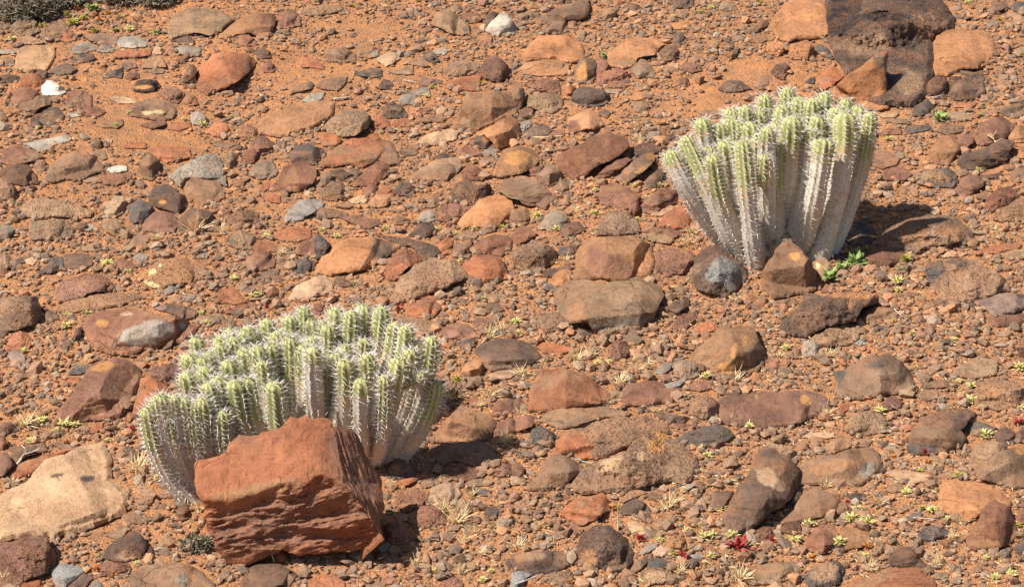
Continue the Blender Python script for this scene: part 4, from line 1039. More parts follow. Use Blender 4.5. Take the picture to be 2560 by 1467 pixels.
    nrm /= np.linalg.norm(nrm, axis=1, keepdims=True) + 1e-9
    nrm *= np.sign(((qr - cen) * nrm).sum(1, keepdims=True) + 1e-9)
    low_w = np.clip((nrm[:, 1] + 0.15) / 0.5, 0, 1)
    hp = hit(qr)[0]; hs_, ht_ = hp @ XV, hp @ TV
    hs_, ht_ = hs_ + (cs - hs_) * 0.10, ht_ + 0.02 * size
    s2 = s2 * (1 - low_w) + hs_ * low_w; t2 = t2 * (1 - low_w) + ht_ * low_w
    bot = s2[:, None] * XV + t2[:, None] * TV + (gheight(s2, t2) - sink)[:, None] * NV
    mid2 = rim * 0.55 + (bot + sink * NV) * 0.45
    mid = mid * (1 - low_w)[:, None] + mid2 * low_w[:, None]
    c3 = bot.mean(0)[None]
    base = len(Wp)
    V = np.vstack([Wp, mid, bot, c3])
    area2 = (q[:, 0] * np.roll(q[:, 1], -1) - np.roll(q[:, 0], -1) * q[:, 1]).sum()
    if area2 < 0: a, b = b, a                                # keep the winding outward whichever way the outline was drawn
    quads.append(np.stack([rimi[a], rimi[b], base + b, base + a], 1))
    quads.append(np.stack([base + a, base + b, base + n + b, base + n + a], 1))
    F.append(np.stack([base + n + a, base + n + b, np.full(n, base + 2 * n)], 1))
    # colour: rock base, broad mottling, patches
    c0 = lin(PAL[R['col']]) * (0.80 if R['col'] in ('tn', 'wh', 'lg', 'pk', 'gy', 'gt', 'bg') else 0.75)
    hs = 1 + rg.normal(0, 0.04) * np.array([1, 0, -1.0]) + rg.normal(0, 0.10)
    C = np.tile(c0 * hs, (len(V), 1))
    m = fbm(V + i, 1.2 / size, 3, 40 + i); m2 = fbm(V + i, 9.0, 3, 50 + i)
    C *= (1 + 0.28 * m + 0.42 * m2)[:, None]
    tone = lin(PAL[('db', 'rb', 'ob', 'gt')[i % 4]]) * 0.8
    mk = np.clip(fbm(V + 3 * i, 2.0 / size, 4, 60 + i) * 2.2 - 0.25, 0, 0.2 if R['col'] in ('tn', 'or', 'gy', 'bg') else 0.5)[:, None]
    if R['col'] not in ('wh', 'pk', 'lg'):
        C = C * (1 - mk) + tone * mk
    if R['patches']:
        pp = project(V)
        for (X, Y, rx, ry, an, pc) in R['patches']:
            dx, dy = pp[:, 0] - X, pp[:, 1] - Y
            e = np.sqrt(((dx * math.cos(an) + dy * math.sin(an)) / rx) ** 2 + ((-dx * math.sin(an) + dy * math.cos(an)) / ry) ** 2)
            e += 0.55 * fbm(V, 14, 4, 70 + i) * (1.3 if pc in ('cr', 'oc', 'tn') else 1.0)
            al = np.clip((1.08 - e) / (0.12 if pc in ('cr', 'oc', 'tn', 'lg', 'bk', 'dg', 'bg') else 0.45), 0, 1)[:, None]
            C = C * (1 - al) + lin(PAL[pc]) * 0.82 * (0.9 + 0.2 * m2[:, None]) * al
    loc = ground_pt(rs.mean(), rt.mean())[0]
    return dict(V=V, F=F + [np.vstack(quads)], C=np.clip(C, 0.01, 0.9), loc=loc, W=W, H=H)

RK.sort(key=lambda r: -r['area'] - (1e6 if r['lab'] else 0))
for i, R in enumerate(RK):
    R['m'] = build_rock(R, i)

# labels: landmarks carry their own, the others say what they lie beside
LM = [R for R in RK if R['lab'] and 'pebble' not in R['lab']]
used = {}
def size_word(R):
    w = max(R['m']['W'], R['m']['H'])
    return 'large' if w > 0.30 else ('medium-sized' if w > 0.17 else 'small')
def shape_word(R):
    a = R['m']['W'] / R['m']['H']
    if a > 2.3: return 'long flat'
    if R['kind'] == 'v': return 'rough'
    if R['kind'] == 'b': return 'layered'
    if a > 1.55: return 'flat'
    if a < 0.95: return 'upright'
    return 'angular'
def relation(P, desc, maxn=7, extra=()):
    d = [(np.linalg.norm(L['m']['loc'] - P) - 0.25 * (L['m']['W'] + L['m']['H']), L) for L in LM]
    d.sort(key=lambda z: z[0])
    lab = None
    for dist, L in d[:maxn]:
        dv = P - L['m']['loc']; s, t = dv @ XV, dv @ TV
        rel = 'beside' if abs(s) > abs(t) * 1.1 else ('uphill of' if t > 0 else 'downhill of')
        lab = f"{desc} {rel} {L['lab']}"
        if lab not in used: break
    used[lab] = used.get(lab, 0) + 1
    return lab
for R in LM: used[R['lab']] = 1

NTHING = 300
for i, R in enumerate(RK[:NTHING]):
    m = R['m']
    sz = max(m['W'], m['H'])
    nm = 'boulder' if sz > 0.26 else ('rock' if sz > 0.13 else 'stone')
    if 'pebble' in R['lab']: nm = 'pebble'
    o = link_mesh(nm, m['V'], m['F'], ROCKMAT[R['kind']], loc=m['loc'], colors=m['C'])
    o.data.set_sharp_from_angle(angle=math.radians(24))
    lab = R['lab'] or relation(m['loc'], f"{size_word(R)} {shape_word(R)} {CNAME[R['col']]} stone")
    tag(o, lab, 'pebble' if nm == 'pebble' else 'rock', 'pale pink pebbles' if nm == 'pebble' else 'rocks strewn over the hillside')
rest = {}
for R in RK[NTHING:]: rest.setdefault(R['kind'], []).append(R)
allV, allT, allQ, allC, off = [], [], [], [], 0
for R in RK[NTHING:]:
    m = R['m']; allV.append(m['V']); allC.append(m['C'])
    for f in m['F']: (allT if f.shape[1] == 3 else allQ).append(f + off)
    off += len(m['V'])
o = link_mesh('small_stones', np.vstack(allV), [np.vstack(allT), np.vstack(allQ)], MAT_S, colors=np.vstack(allC))
o.data.set_sharp_from_angle(angle=math.radians(24))
tag(o, 'small brown, red and grey stones lying between the larger rocks', 'stones', kind='stuff')

# ------------------------------------------------------------------ gravel
MS = 4
mask = np.zeros((int(IH / MS) + 80, int(IW / MS) + 240), bool); MO = np.array([120, 40])
yy, xx = np.mgrid[0:mask.shape[0], 0:mask.shape[1]]
for R in RK:
    p = R['poly'] / MS + MO
    a0, b0 = np.floor(p.min(0)).astype(int) - 1; a1, b1 = np.ceil(p.max(0)).astype(int) + 1
    a0, b0 = max(a0, 0), max(b0, 0); a1, b1 = min(a1, mask.shape[1] - 1), min(b1, mask.shape[0] - 1)
    if a1 <= a0 or b1 <= b0: continue
    X, Y = xx[b0:b1, a0:a1] + 0.5, yy[b0:b1, a0:a1] + 0.5
    ins = np.zeros(X.shape, bool); n = len(p)
    for j in range(n):
        (xa, ya), (xb, yb) = p[j], p[(j + 1) % n]
        if ya == yb: continue
        ins ^= ((ya > Y) != (yb > Y)) & (X < (xb - xa) * (Y - ya) / (yb - ya) + xa)
    mask[b0:b1, a0:a1] |= ins

BARE = [(2000, 200, 130, 60), (1780, 250, 110, 60), (950, 75, 150, 35), (760, 190, 120, 60), (330, 230, 130, 90), (420, 1330, 70, 45), (450, 60, 40, 30), (980, 1410, 60, 30),
        (350, 330, 120, 60), (1500, 300, 90, 40), (700, 520, 90, 40), (1900, 800, 90, 40), (2200, 300, 60, 60), (560, 880, 60, 30), (1250, 760, 90, 40), (450, 890, 60, 30), (1000, 180, 90, 40),
        (880, 300, 60, 40), (200, 470, 100, 30), (2300, 900, 80, 30), (2050, 1080, 80, 25), (700, 300, 90, 40), (1040, 680, 60, 30), (260, 1330, 50, 50), (1850, 170, 90, 40)]
RICH = [(1200, 40, 260, 60), (1700, 120, 140, 70), (2450, 120, 120, 90), (2000, 1330, 500, 130), (1500, 1330, 250, 110), (2200, 980, 250, 120), (1450, 880, 220, 70), (150, 900, 200, 90), (300, 620, 300, 60),
        (1150, 1350, 200, 90), (820, 680, 120, 30), (1750, 830, 150, 50), (2150, 760, 120, 60), (2450, 620, 130, 60), (620, 720, 120, 50), (120, 1010, 100, 50)]
def density(px):
    d = np.full(len(px), 0.60)
    d += 0.34 * np.clip((px[:, 1] - 450) / 650, -0.4, 1) + 0.08 * np.clip((px[:, 0] - 900) / 900, -1, 1)
    for X, Y, a, b in BARE: d -= 0.55 * np.exp(-(((px[:, 0] - X) / a) ** 2 + ((px[:, 1] - Y) / b) ** 2))
    for X, Y, a, b in RICH: d += 0.35 * np.exp(-(((px[:, 0] - X) / a) ** 2 + ((px[:, 1] - Y) / b) ** 2))
    return d

def ico():
    g = (1 + 5 ** 0.5) / 2
    v = np.array([(-1, g, 0), (1, g, 0), (-1, -g, 0), (1, -g, 0), (0, -1, g), (0, 1, g), (0, -1, -g), (0, 1, -g), (g, 0, -1), (g, 0, 1), (-g, 0, -1), (-g, 0, 1)], float)
    f = np.array([(0, 11, 5), (0, 5, 1), (0, 1, 7), (0, 7, 10), (0, 10, 11), (1, 5, 9), (5, 11, 4), (11, 10, 2), (10, 7, 6), (7, 1, 8), (3, 9, 4), (3, 4, 2), (3, 2, 6), (3, 6, 8), (3, 8, 9), (4, 9, 5), (2, 4, 11), (6, 2, 10), (8, 6, 7), (9, 8, 1)])
    return v / np.linalg.norm(v[0]), f
IV, IF = ico()
OV = np.array([(1, 0, 0), (-1, 0, 0), (0, 1, 0), (0, -1, 0), (0, 0, 1), (0, 0, -1)], float)
OF = np.array([(0, 2, 4), (2, 1, 4), (1, 3, 4), (3, 0, 4), (2, 0, 5), (1, 2, 5), (3, 1, 5), (0, 3, 5)])

PEB = [('br', 26), ('rb', 22), ('ob', 12), ('ro', 8), ('db', 14), ('gt', 10), ('gy', 6), ('dg', 9), ('tn', 5), ('bg', 0.4), ('lg', 0.2), ('or', 20)]
PEBC = np.array([lin(PAL[c]) * 0.76 for c, _ in PEB]); PEBW = np.array([w for _, w in PEB], float); PEBW /= PEBW.sum()
EX2 = np.array([XV, TV, NV])

def scatter(name, count, lo, hi, power, BV, BF, label, embed=0.25, thr=0.35, grey=0.0, seed=1):
    rg = np.random.default_rng(seed)
    px = np.stack([rg.uniform(-330, IW + 330, count), rg.uniform(-60, IH + 150, count)], 1)
    # even cover on the ground: weight by the ground area a pixel sees
    P, D = hit(px); keep = rg.uniform(0, 1, count) < (D / D.max()) ** 3
    s, t = P @ XV, P @ TV
    cl = fbm(np.stack([s, t, s * 0], 1), 2.6, 4, seed + 3)
    dens = density(px) + 0.55 * cl
    keep &= rg.uniform(thr - 0.25, thr + 0.5, count) < dens
    mi = (px / MS + MO).astype(int)
    inb = (mi[:, 0] >= 0) & (mi[:, 1] >= 0) & (mi[:, 0] < mask.shape[1]) & (mi[:, 1] < mask.shape[0])
    mm = np.zeros(count, bool); mm[inb] = mask[mi[inb, 1], mi[inb, 0]]
    keep &= ~mm
    P, s, t, cl, px = P[keep], s[keep], t[keep], cl[keep], px[keep]; n = len(P)
    r = lo * (1 - rg.uniform(0, 1, n) * (1 - (hi / lo) ** (-power))) ** (-1 / power)
    sc = np.stack([r * rg.uniform(0.8, 1.35, n), r * rg.uniform(0.75, 1.2, n), r * rg.uniform(0.35, 0.8, n)], 1)
    m = len(BV)
    rad = rg.uniform(0.62, 1.18, (n, m, 1))
    L = BV[None] * rad * sc[:, None, :]
    yaw = rg.uniform(0, 2 * np.pi, n); tx, ty = rg.normal(0, 0.28, n), rg.normal(0, 0.28, n)
    cx_, sx_ = np.cos(yaw)[:, None], np.sin(yaw)[:, None]
    x, y, z = L[..., 0], L[..., 1], L[..., 2]
    x, y = x * cx_ - y * sx_, x * sx_ + y * cx_
    y, z = y * np.cos(tx)[:, None] - z * np.sin(tx)[:, None], y * np.sin(tx)[:, None] + z * np.cos(tx)[:, None]
    x, z = x * np.cos(ty)[:, None] + z * np.sin(ty)[:, None], -x * np.sin(ty)[:, None] + z * np.cos(ty)[:, None]
    z = z + (sc[:, 2] * (1 - 2 * embed))[:, None]
    gb = gfine(s, t)
    V = (s[:, None] + x)[..., None] * XV + (t[:, None] + y)[..., None] * TV + (gb[:, None] + z)[..., None] * NV
    F = (BF[None] + (np.arange(n) * m)[:, None, None]).reshape(-1, 3)
    gm = np.clip(0.5 + 1.2 * cl + grey + 0.35 * np.clip((px[:, 1] - 700) / 700, 0, 1), 0, 1)
    ci = rg.choice(len(PEB), n, p=PEBW)
    C = PEBC[ci] * (1 + rg.normal(0, 0.20, (n, 1)))
    mixg = (rg.uniform(0, 1, n) < gm * 0.42)[:, None]
    gcol = PEBC[rg.choice([5, 6, 7, 4, 0], n)] * [1.0, 0.97, 0.92] * (1 + rg.normal(0, 0.15, (n, 1)))
    C = np.where(mixg, gcol, C)
    C = 0.56 * C + 0.44 * lin((166, 133, 106)) * 0.78 * (1 + rg.normal(0, 0.25, (n, 1)))
    C = np.repeat(np.clip(C, 0.02, 0.8), m, 0)
    o = link_mesh(name, V.reshape(-1, 3), F, MAT_GRAVEL, smooth=False, colors=C)
    tag(o, label, 'gravel', kind='stuff')
    return n
n1 = scatter('coarse_gravel', 38000, 0.012, 0.034, 2.0, IV, IF, 'coarse brown and grey gravel scattered over the orange soil', 0.25, 0.30, 0, 21)
n2 = scatter('gravel', 70000, 0.0075, 0.016, 1.4, IV, IF, 'fine mixed gravel covering the soil between the rocks', 0.22, 0.12, 0.05, 22)
n3 = scatter('grit', 222000, 0.0034, 0.0075, 1.0, OV, OF, 'fine brown grit sprinkled over the orange soil', 0.2, 0.10, 0.05, 23)
print('gravel', n1, n2, n3, 'rock verts', sum(len(R['m']['V']) for R in RK))
# ------------------------------------------------------------------ cactus spurges
def stem_mat():
    t = NT('ribbed_stem_skin', 0.75, 0.25); p = t.pos()
    uv = t.node('ShaderNodeUVMap', uv_map='UVMap').outputs[0]
    sep = t.node('ShaderNodeSeparateXYZ'); t.l.new(uv, sep.inputs[0])
    rib, ln = sep.outputs[0], sep.outputs[1]            # rib: 0 groove .. 1 crest ; ln: green length fraction from the tip
    nz = t.noise(p, 26, 4, 0.6); n2 = t.noise(p, 90, 4, 0.65)
    l2 = t.math('ADD', ln, t.math('MULTIPLY', t.math('SUBTRACT', nz, 0.5), 0.9))
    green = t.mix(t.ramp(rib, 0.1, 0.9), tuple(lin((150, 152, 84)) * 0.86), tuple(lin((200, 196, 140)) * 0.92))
    green = t.mix(t.ramp(n2, 0.4, 0.75, 0, 0.35), green, tuple(lin((205, 205, 160))))
    och = t.mix(t.ramp(nz, 0.4, 0.6), tuple(lin((206, 176, 130))), tuple(lin((190, 184, 160))))
    gr = t.mix(t.ramp(n2, 0.35, 0.68), tuple(lin((190, 178, 160))), tuple(lin((220, 211, 196))))
    gr = t.mix(t.ramp(nz, 0.56, 0.72, 0, 0.65), gr, tuple(lin((188, 160, 128))))
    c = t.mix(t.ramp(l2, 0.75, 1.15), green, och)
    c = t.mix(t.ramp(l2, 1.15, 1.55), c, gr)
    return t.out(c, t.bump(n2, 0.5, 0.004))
MAT_STEM = stem_mat()
def spine_mat():
    t = NT('pale_spine', 0.6, 0.3); p = t.pos(); f = t.noise(p, 40, 2)
    return t.out(t.mix(t.ramp(f, 0.35, 0.7), tuple(lin((234, 226, 216))), tuple(lin((190, 176, 164)))))
MAT_SPINE = spine_mat()
def bark_mat():
    t = NT('peeling_root_bark', 0.9, 0.2); p = t.pos(); f = t.noise(p, 45, 5, 0.7, 0.8)
    return t.out(t.mix(t.ramp(f, 0.35, 0.65), tuple(lin((222, 200, 172)) * 0.9), tuple(lin((130, 112, 96)))), t.bump(f, 0.8, 0.012))
MAT_BARK = bark_mat()

def bez(P0, P1, P2, P3, n):
    t = np.linspace(0, 1, n)[:, None]
    return (1 - t) ** 3 * P0 + 3 * (1 - t) ** 2 * t * P1 + 3 * (1 - t) * t * t * P2 + t ** 3 * P3

def frames(C):
    T = np.gradient(C, axis=0); T /= np.linalg.norm(T, axis=1, keepdims=True)
    A = np.zeros_like(C); a = np.cross(T[0], [0.3, 1, 0.1]); a /= np.linalg.norm(a); A[0] = a
    for i in range(1, len(C)):
        a = a - T[i] * (a @ T[i]); a /= np.linalg.norm(a); A[i] = a
    return T, A, np.cross(T, A)

def make_stem(parent, C, R, nrib, green, rg, flat=False):
    """ribbed column along C (base -> tip) with its spines as a sub-part"""
    L = np.concatenate([[0], np.cumsum(np.linalg.norm(np.diff(C, axis=0), axis=1))]); tot = L[-1]
    n = max(16, int(tot / 0.014)); tt = np.linspace(0, tot, n)
    C = np.stack([np.interp(tt, L, C[:, j]) for j in range(3)], 1)
    # extra rings for the dome
    T, A, B = frames(C)
    dt = tot - tt                                        # distance to the tip
    dome = 1.35 * R
    if flat: pr = np.where(dt < 0.25 * R, np.sqrt(np.clip(dt / (0.25 * R), 0.0, 1)), 1.0)
    else: pr = np.where(dt < dome, np.clip(1 - (1 - dt / dome) ** 2.3, 0, 1) ** 0.5, 1.0)
    rad = R * pr * (1 + 0.05 * np.sin(tt * 23 + rg.uniform(0, 6)) + 0.12 * np.exp(-tt / 0.10))
    m = nrib * 4; ph = np.arange(m) / m * 2 * np.pi
    saw = np.abs(((np.arange(m) / 4.0) % 1.0) * 2 - 1)   # 1 at crest
    depth = 0.24 * np.clip(1 - (dt - 0.10) / 0.5, 0.35, 1)
    prof = 1 + depth[:, None] * (saw[None] ** 1.4 - 0.55)
    bump = 1 + 0.035 * np.sin(tt / 0.017 * 2 * np.pi)[:, None] * (saw[None] > 0.9)
    rr = rad[:, None] * prof * bump
    V = C[:, None] + rr[..., None] * (np.cos(ph)[None, :, None] * A[:, None] + np.sin(ph)[None, :, None] * B[:, None])
    V = V.reshape(-1, 3); uv = np.stack([np.tile(saw, n), np.repeat(dt / green, m)], 1)
    a = np.arange(m); b = np.roll(a, -1)
    Q = np.vstack([np.stack([k * m + a, k * m + b, (k + 1) * m + b, (k + 1) * m + a], 1) for k in range(n - 1)])
    V = np.vstack([V, C[-1:] + T[-1] * 0.001, C[:1]]); uv = np.vstack([uv, [[1, 0]], [[0.5, tot / green]]])
    tip = len(V) - 2
    F = [Q, np.vstack([np.stack([(n - 1) * m + a, (n - 1) * m + b, np.full(m, tip)], 1), np.stack([b, a, np.full(m, tip + 1)], 1)])]
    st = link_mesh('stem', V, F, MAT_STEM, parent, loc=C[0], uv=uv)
    # spines: two or three per areole along every crest
    SV, SF, off = [], [], 0
    step = 0.017; worn = rg.uniform(0.35, 0.8)
    for j in range(nrib):
        k = j * 4 + 0
        an = ph[k]
        sp = np.arange(rg.uniform(0, step), tot * 0.995, step); sp = sp[sp > 0.04]
        for s0 in sp:
            f = s0 / tot * (n - 1); i0 = int(f); i1 = min(i0 + 1, n - 1); w = f - i0
            c = C[i0] * (1 - w) + C[i1] * w; r = rr[i0, k] * (1 - w) + rr[i1, k] * w
            o = np.cos(an) * A[i0] + np.sin(an) * B[i0]; sd = np.cross(T[i0], o)
            p = c + o * r * 0.99 + T[i0] * rg.normal(0, 0.002)
            near = (tot - s0)
            # woolly areole pad
            e = (0.0034 if near < green * 1.3 else 0.0026) * rg.uniform(0.6, 1.25)
            pv = p + np.array([o * e * 1.3, sd * e, -sd * e, T[i0] * e * 1.5, -T[i0] * e * 1.5])
            SV.append(pv); SF.append(np.array([(0, 1, 3), (0, 3, 2), (0, 2, 4), (0, 4, 1)]) + off); off += 5
            ns = 2 if near > green else 3
            for q in range(ns):
                if near > green * 1.4 and rg.uniform() < worn: continue
                d = o * rg.uniform(0.6, 1.0) + sd * (1 if q % 2 else -1) * rg.uniform(0.35, 0.95) + T[i0] * rg.uniform(-0.3, 0.35)
                if near < 0.05: d = d + T[i0] * rg.uniform(0.2, 0.9)
                d /= np.linalg.norm(d); ln = rg.uniform(0.014, 0.028) * (1.4 if near < 0.09 else 1.1)
                x = np.cross(d, [0.1, 0.2, 1]); x /= np.linalg.norm(x); y = np.cross(d, x); e = 0.0016
                SV.append(np.array([p + x * e, p - 0.5 * x * e + 0.87 * y * e, p - 0.5 * x * e - 0.87 * y * e, p + d * ln]))
                SF.append(np.array([(0, 1, 3), (1, 2, 3), (2, 0, 3)]) + off); off += 4
    spn = link_mesh('spines', np.vstack(SV), np.vstack(SF), MAT_SPINE, st, smooth=False)
    spn.location = -Vector(C[0])
    spn['kind'] = 'stuff'
    return st

def cactus(name, label, base_px, stems, Rdef, dmap, spread, rg, green):
    G, D = hit([base_px]); O = G[0]
    root = empty(name, O); tag(root, label, 'cactus', 'spiny cactus clumps')
    for S in stems:
        x, y = S[0], S[1]; opt = S[2] if len(S) > 2 else {}
        d = opt.get('d', np.interp(y, dmap[0], dmap[1]) + rg.normal(0, 0.02))
        r = rays([[x, y]])[0]
        yd = O[1] + d
        lam = (yd - CAM[1]) / r[1]; tip = CAM + r * lam
        hv = np.array([tip[0] - O[0], tip[1] - O[1], 0])
        if 'b' in opt:
            b = hit([opt['b']])[0][0]
        else:
            b2 = O + hv * spread; b = ground_pt(b2[0], (b2 - 0) @ TV)[0]
            b = np.array([b2[0], b2[1], O[2] + (b2[1] - O[1]) * math.tan(SLOPE)])
        b = b - np.array([0, 0, 0.03])
        if 'up' in opt:                                    # an offshoot that springs from another stem
            b = tip + np.array([opt['up'][0], opt['up'][1], -opt['up'][2]])
        Ls = np.linalg.norm(tip - b); hz = tip - b; hz[2] = 0
        bow = opt.get('bow', 0.85)
        P1 = b + hz * bow * 0.75 + np.array([0, 0, 0.26 * Ls]); P2 = tip - hz * 0.10 - np.array([0, 0, 0.42 * Ls])
        if 'm' in opt:
            rm = rays([opt['m']])[0]; dm = O[1] + opt.get('md', d * 0.9); mid = CAM + rm * ((dm - CAM[1]) / rm[1])
            P1 = b + (mid - b) * 0.62; P2 = mid + (mid - b) * 0.12 + (tip - mid) * 0.18
        C = bez(b, P1, P2, tip, 40)
        make_stem(root, C, opt.get('R', Rdef) * rg.uniform(0.86, 1.12), int(rg.integers(7, 11)), green * (rg.uniform(0.7, 1.35) if rg.uniform() > 0.1 else 0.35) * opt.get('g', 1), rg, opt.get('flat', False))
    return root, O

q1 = lambda x, y: (1620 + x / 2.912, 200 + y / 2.912)
q2 = lambda x, y: (340 + x / 2.6975, 740 + y / 2.6975)
q3 = lambda x, y: (700 + x / 3.164, 740 + y / 3.164)
rg = np.random.default_rng(4)
st1 = [(*q1(150, 508), dict(b=q1(640, 1220), m=q1(330, 930), d=-0.12, md=-0.18, R=0.036)),
       (*q1(255, 408), dict(b=q1(690, 1310), m=q1(520, 1010), d=-0.08, md=-0.2, R=0.033)),
       (*q1(680, 430), dict(b=q1(790, 1350), m=q1(730, 960), d=-0.16, md=-0.24, R=0.038)),
       (*q1(470, 535), dict(d=-0.18, R=0.033)), (*q1(850, 535), dict(up=(0.0, 0.04, 0.14), d=-0.2, R=0.026)),
       (*q1(865, 340), dict(b=q1(905, 1210), d=-0.08)), (*q1(1050, 260), dict(d=0.0, b=q1(960, 1150), R=0.038)), (*q1(1180, 360), dict(d=0.02)),
       (*q1(1280, 425), dict(b=q1(1110, 1230), m=q1(1225, 900), d=-0.14, md=-0.2, R=0.045, flat=True, g=0.45)),
       (*q1(1430, 228), dict(b=q1(1230, 1290), m=q1(1420, 830), d=-0.02, md=-0.08, R=0.040)),
       (*q1(1620, 230), dict(b=q1(1300, 1270), m=q1(1550, 800), d=0.05, md=0.02, R=0.036))]
for x, y in [(1015, 50), (1100, 120), (1195, 130), (1295, 80), (1450, 130), (1540, 180), (850, 100), (705, 180), (600, 200), (390, 270), (510, 310), (600, 270), (660, 300),
             (800, 220), (740, 300), (1240, 255), (430, 480), (1490, 250), (930, 300), (980, 180), (1380, 190), (560, 430), (770, 420), (940, 430)]:
    st1.append((*q1(x, y),))
cac1, O1 = cactus('cactus', 'tall spiny many-stemmed cactus with grey columns and green tips', q1(960, 1240), st1, 0.034, ([215, 300, 400], [0.26, 0.10, -0.14]), 0.18, rg, 0.175)
st2 = []
for x, y in [(400, 262), (560, 262), (622, 215), (700, 250), (745, 200), (880, 150), (950, 230), (560, 310), (350, 380), (330, 510), (720, 340), (810, 330), (900, 310), (1040, 270), (470, 380), (450, 470),
             (550, 530), (750, 540), (930, 570), (480, 580), (440, 400), (640, 270), (780, 240), (620, 420), (850, 430), (660, 560)]:
    st2.append((*q2(x, y),))
for x, y, b in [(70, 740, (420, 1375)), (120, 690, (430, 1330)), (160, 650, (440, 1300)), (250, 660, (470, 1250)), (320, 680, (500, 1230)), (450, 675, (540, 1200)), (580, 770, (640, 1200)), (215, 700, (450, 1290)), (390, 720, (520, 1260))]:
    st2.append((*q2(x, y), dict(b=q2(*b), d=-0.24, bow=0.95, R=0.027)))
for x, y in [(185, 75), (70, 145), (240, 160), (440, 80), (565, 105), (660, 60), (805, 75), (380, 215), (75, 300), (245, 315), (180, 370), (260, 400), (515, 375), (670, 330), (910, 200), (330, 190)]:
    st2.append((*q3(x, y),))
st2 += [(*q3(515, 490), dict(b=q3(500, 1150), d=-0.16)), (*q3(260, 400), dict(b=q3(330, 1150), d=-0.14)), (*q3(940, 475), dict(b=q3(700, 1290), m=q3(870, 920), d=-0.12, md=-0.14, R=0.033)), (*q3(1000, 225), dict(b=q3(760, 1280), m=q3(930, 800), d=0.0, md=-0.02)), (*q3(1080, 350), dict(b=q3(800, 1290), m=q3(1010, 860), d=0.0, md=-0.02)),
        (*q3(1200, 310), dict(b=q3(830, 1300), m=q3(1120, 900), d=0.0, md=-0.02)), (*q3(830, 620), dict(b=q3(740, 1290), d=-0.2, R=0.024)), (*q3(1240, 660), dict(b=q3(890, 1300), m=q3(1190, 1020), d=-0.04, md=-0.05, R=0.027)),
        (*q3(430, 440), dict(up=(0.05, 0.03, 0.09), d=-0.1, R=0.022)), (*q3(690, 455), dict(up=(0.0, 0.03, 0.12), d=-0.16, R=0.025)), (*q3(1040, 420), dict(up=(-0.05, 0.03, 0.08), d=-0.1, R=0.021)),
        (*q3(1130, 590), dict(up=(-0.08, 0.03, 0.07), d=-0.12, R=0.017)), (*q3(640, 640), dict(b=q3(640, 1290), d=-0.18, R=0.032))]
cac2, O2 = cactus('cactus', 'broad low spiny cactus mound behind the great rust-orange boulder', (745, 1175), st2, 0.030, ([770, 860, 960, 1010], [0.36, 0.12, -0.14, -0.26]), 0.34, np.random.default_rng(9), 0.17)

# woody crowns where the stems join
def crown(parent, O, rx, ry, h, seed):
    n, m = 10, 28; V = []
    for k in range(n):
        f = k / (n - 1); r = math.cos(f * math.pi / 2) ** 0.6
        for j in range(m):
            a = 2 * math.pi * j / m; V.append((rx * r * math.cos(a), ry * r * math.sin(a), -0.05 + (h + 0.05) * f + ry * r * math.sin(a) * math.tan(SLOPE)))
    V = np.array(V); V += 0.02 * fbm(V, 12, 3, seed)[:, None] * np.array([1, 1, 0.5])
    a = np.arange(m); b = np.roll(a, -1)
    Q = np.vstack([np.stack([k * m + a, k * m + b, (k + 1) * m + b, (k + 1) * m + a], 1) for k in range(n - 1)])
    return link_mesh('root_crown', V + np.array(O), Q, MAT_BARK, parent, loc=np.array(O))
crown(cac1, O1, 0.13, 0.10, 0.10, 3); crown(cac2, O2, 0.27, 0.20, 0.14, 5)

# ------------------------------------------------------------------ small plants
def leaf_mesh(rg, n, ln, wd, up, curl=0.3, fat=0.35):
    """rosette of n thick leaves, each a folded lozenge"""
    V, F, off = [], [], 0
    for i in range(n):
        a = rg.uniform(0, 2 * math.pi); e = rg.uniform(*up); l = ln * rg.uniform(0.6, 1.15); w = wd * rg.uniform(0.7, 1.2)
        d = np.array([math.cos(a) * math.cos(e), math.sin(a) * math.cos(e), math.sin(e)]); s = np.array([-math.sin(a), math.cos(a), 0]); u = np.cross(d, s)
        if u[2] < 0: u = -u
        c = np.array([rg.normal(0, 0.15), rg.normal(0, 0.15), 0]) * ln + np.array([0, 0, rg.uniform(0, 0.35) * ln])
        V.append(np.array([c, c + d * l * 0.55 + s * w - u * curl * w * 0.2, c + d * l * 0.6 + u * w * fat, c + d * l * 0.55 - s * w - u * curl * w * 0.2, c + d * l - u * curl * l * 0.3, c + d * l * 0.5 - u * w * fat]))
        F.append(np.array([(0, 1, 2), (0, 2, 3), (1, 4, 2), (2, 4, 3), (0, 5, 1), (0, 3, 5), (1, 5, 4), (3, 4, 5)]) + off); off += 6
    return np.vstack(V), np.vstack(F)
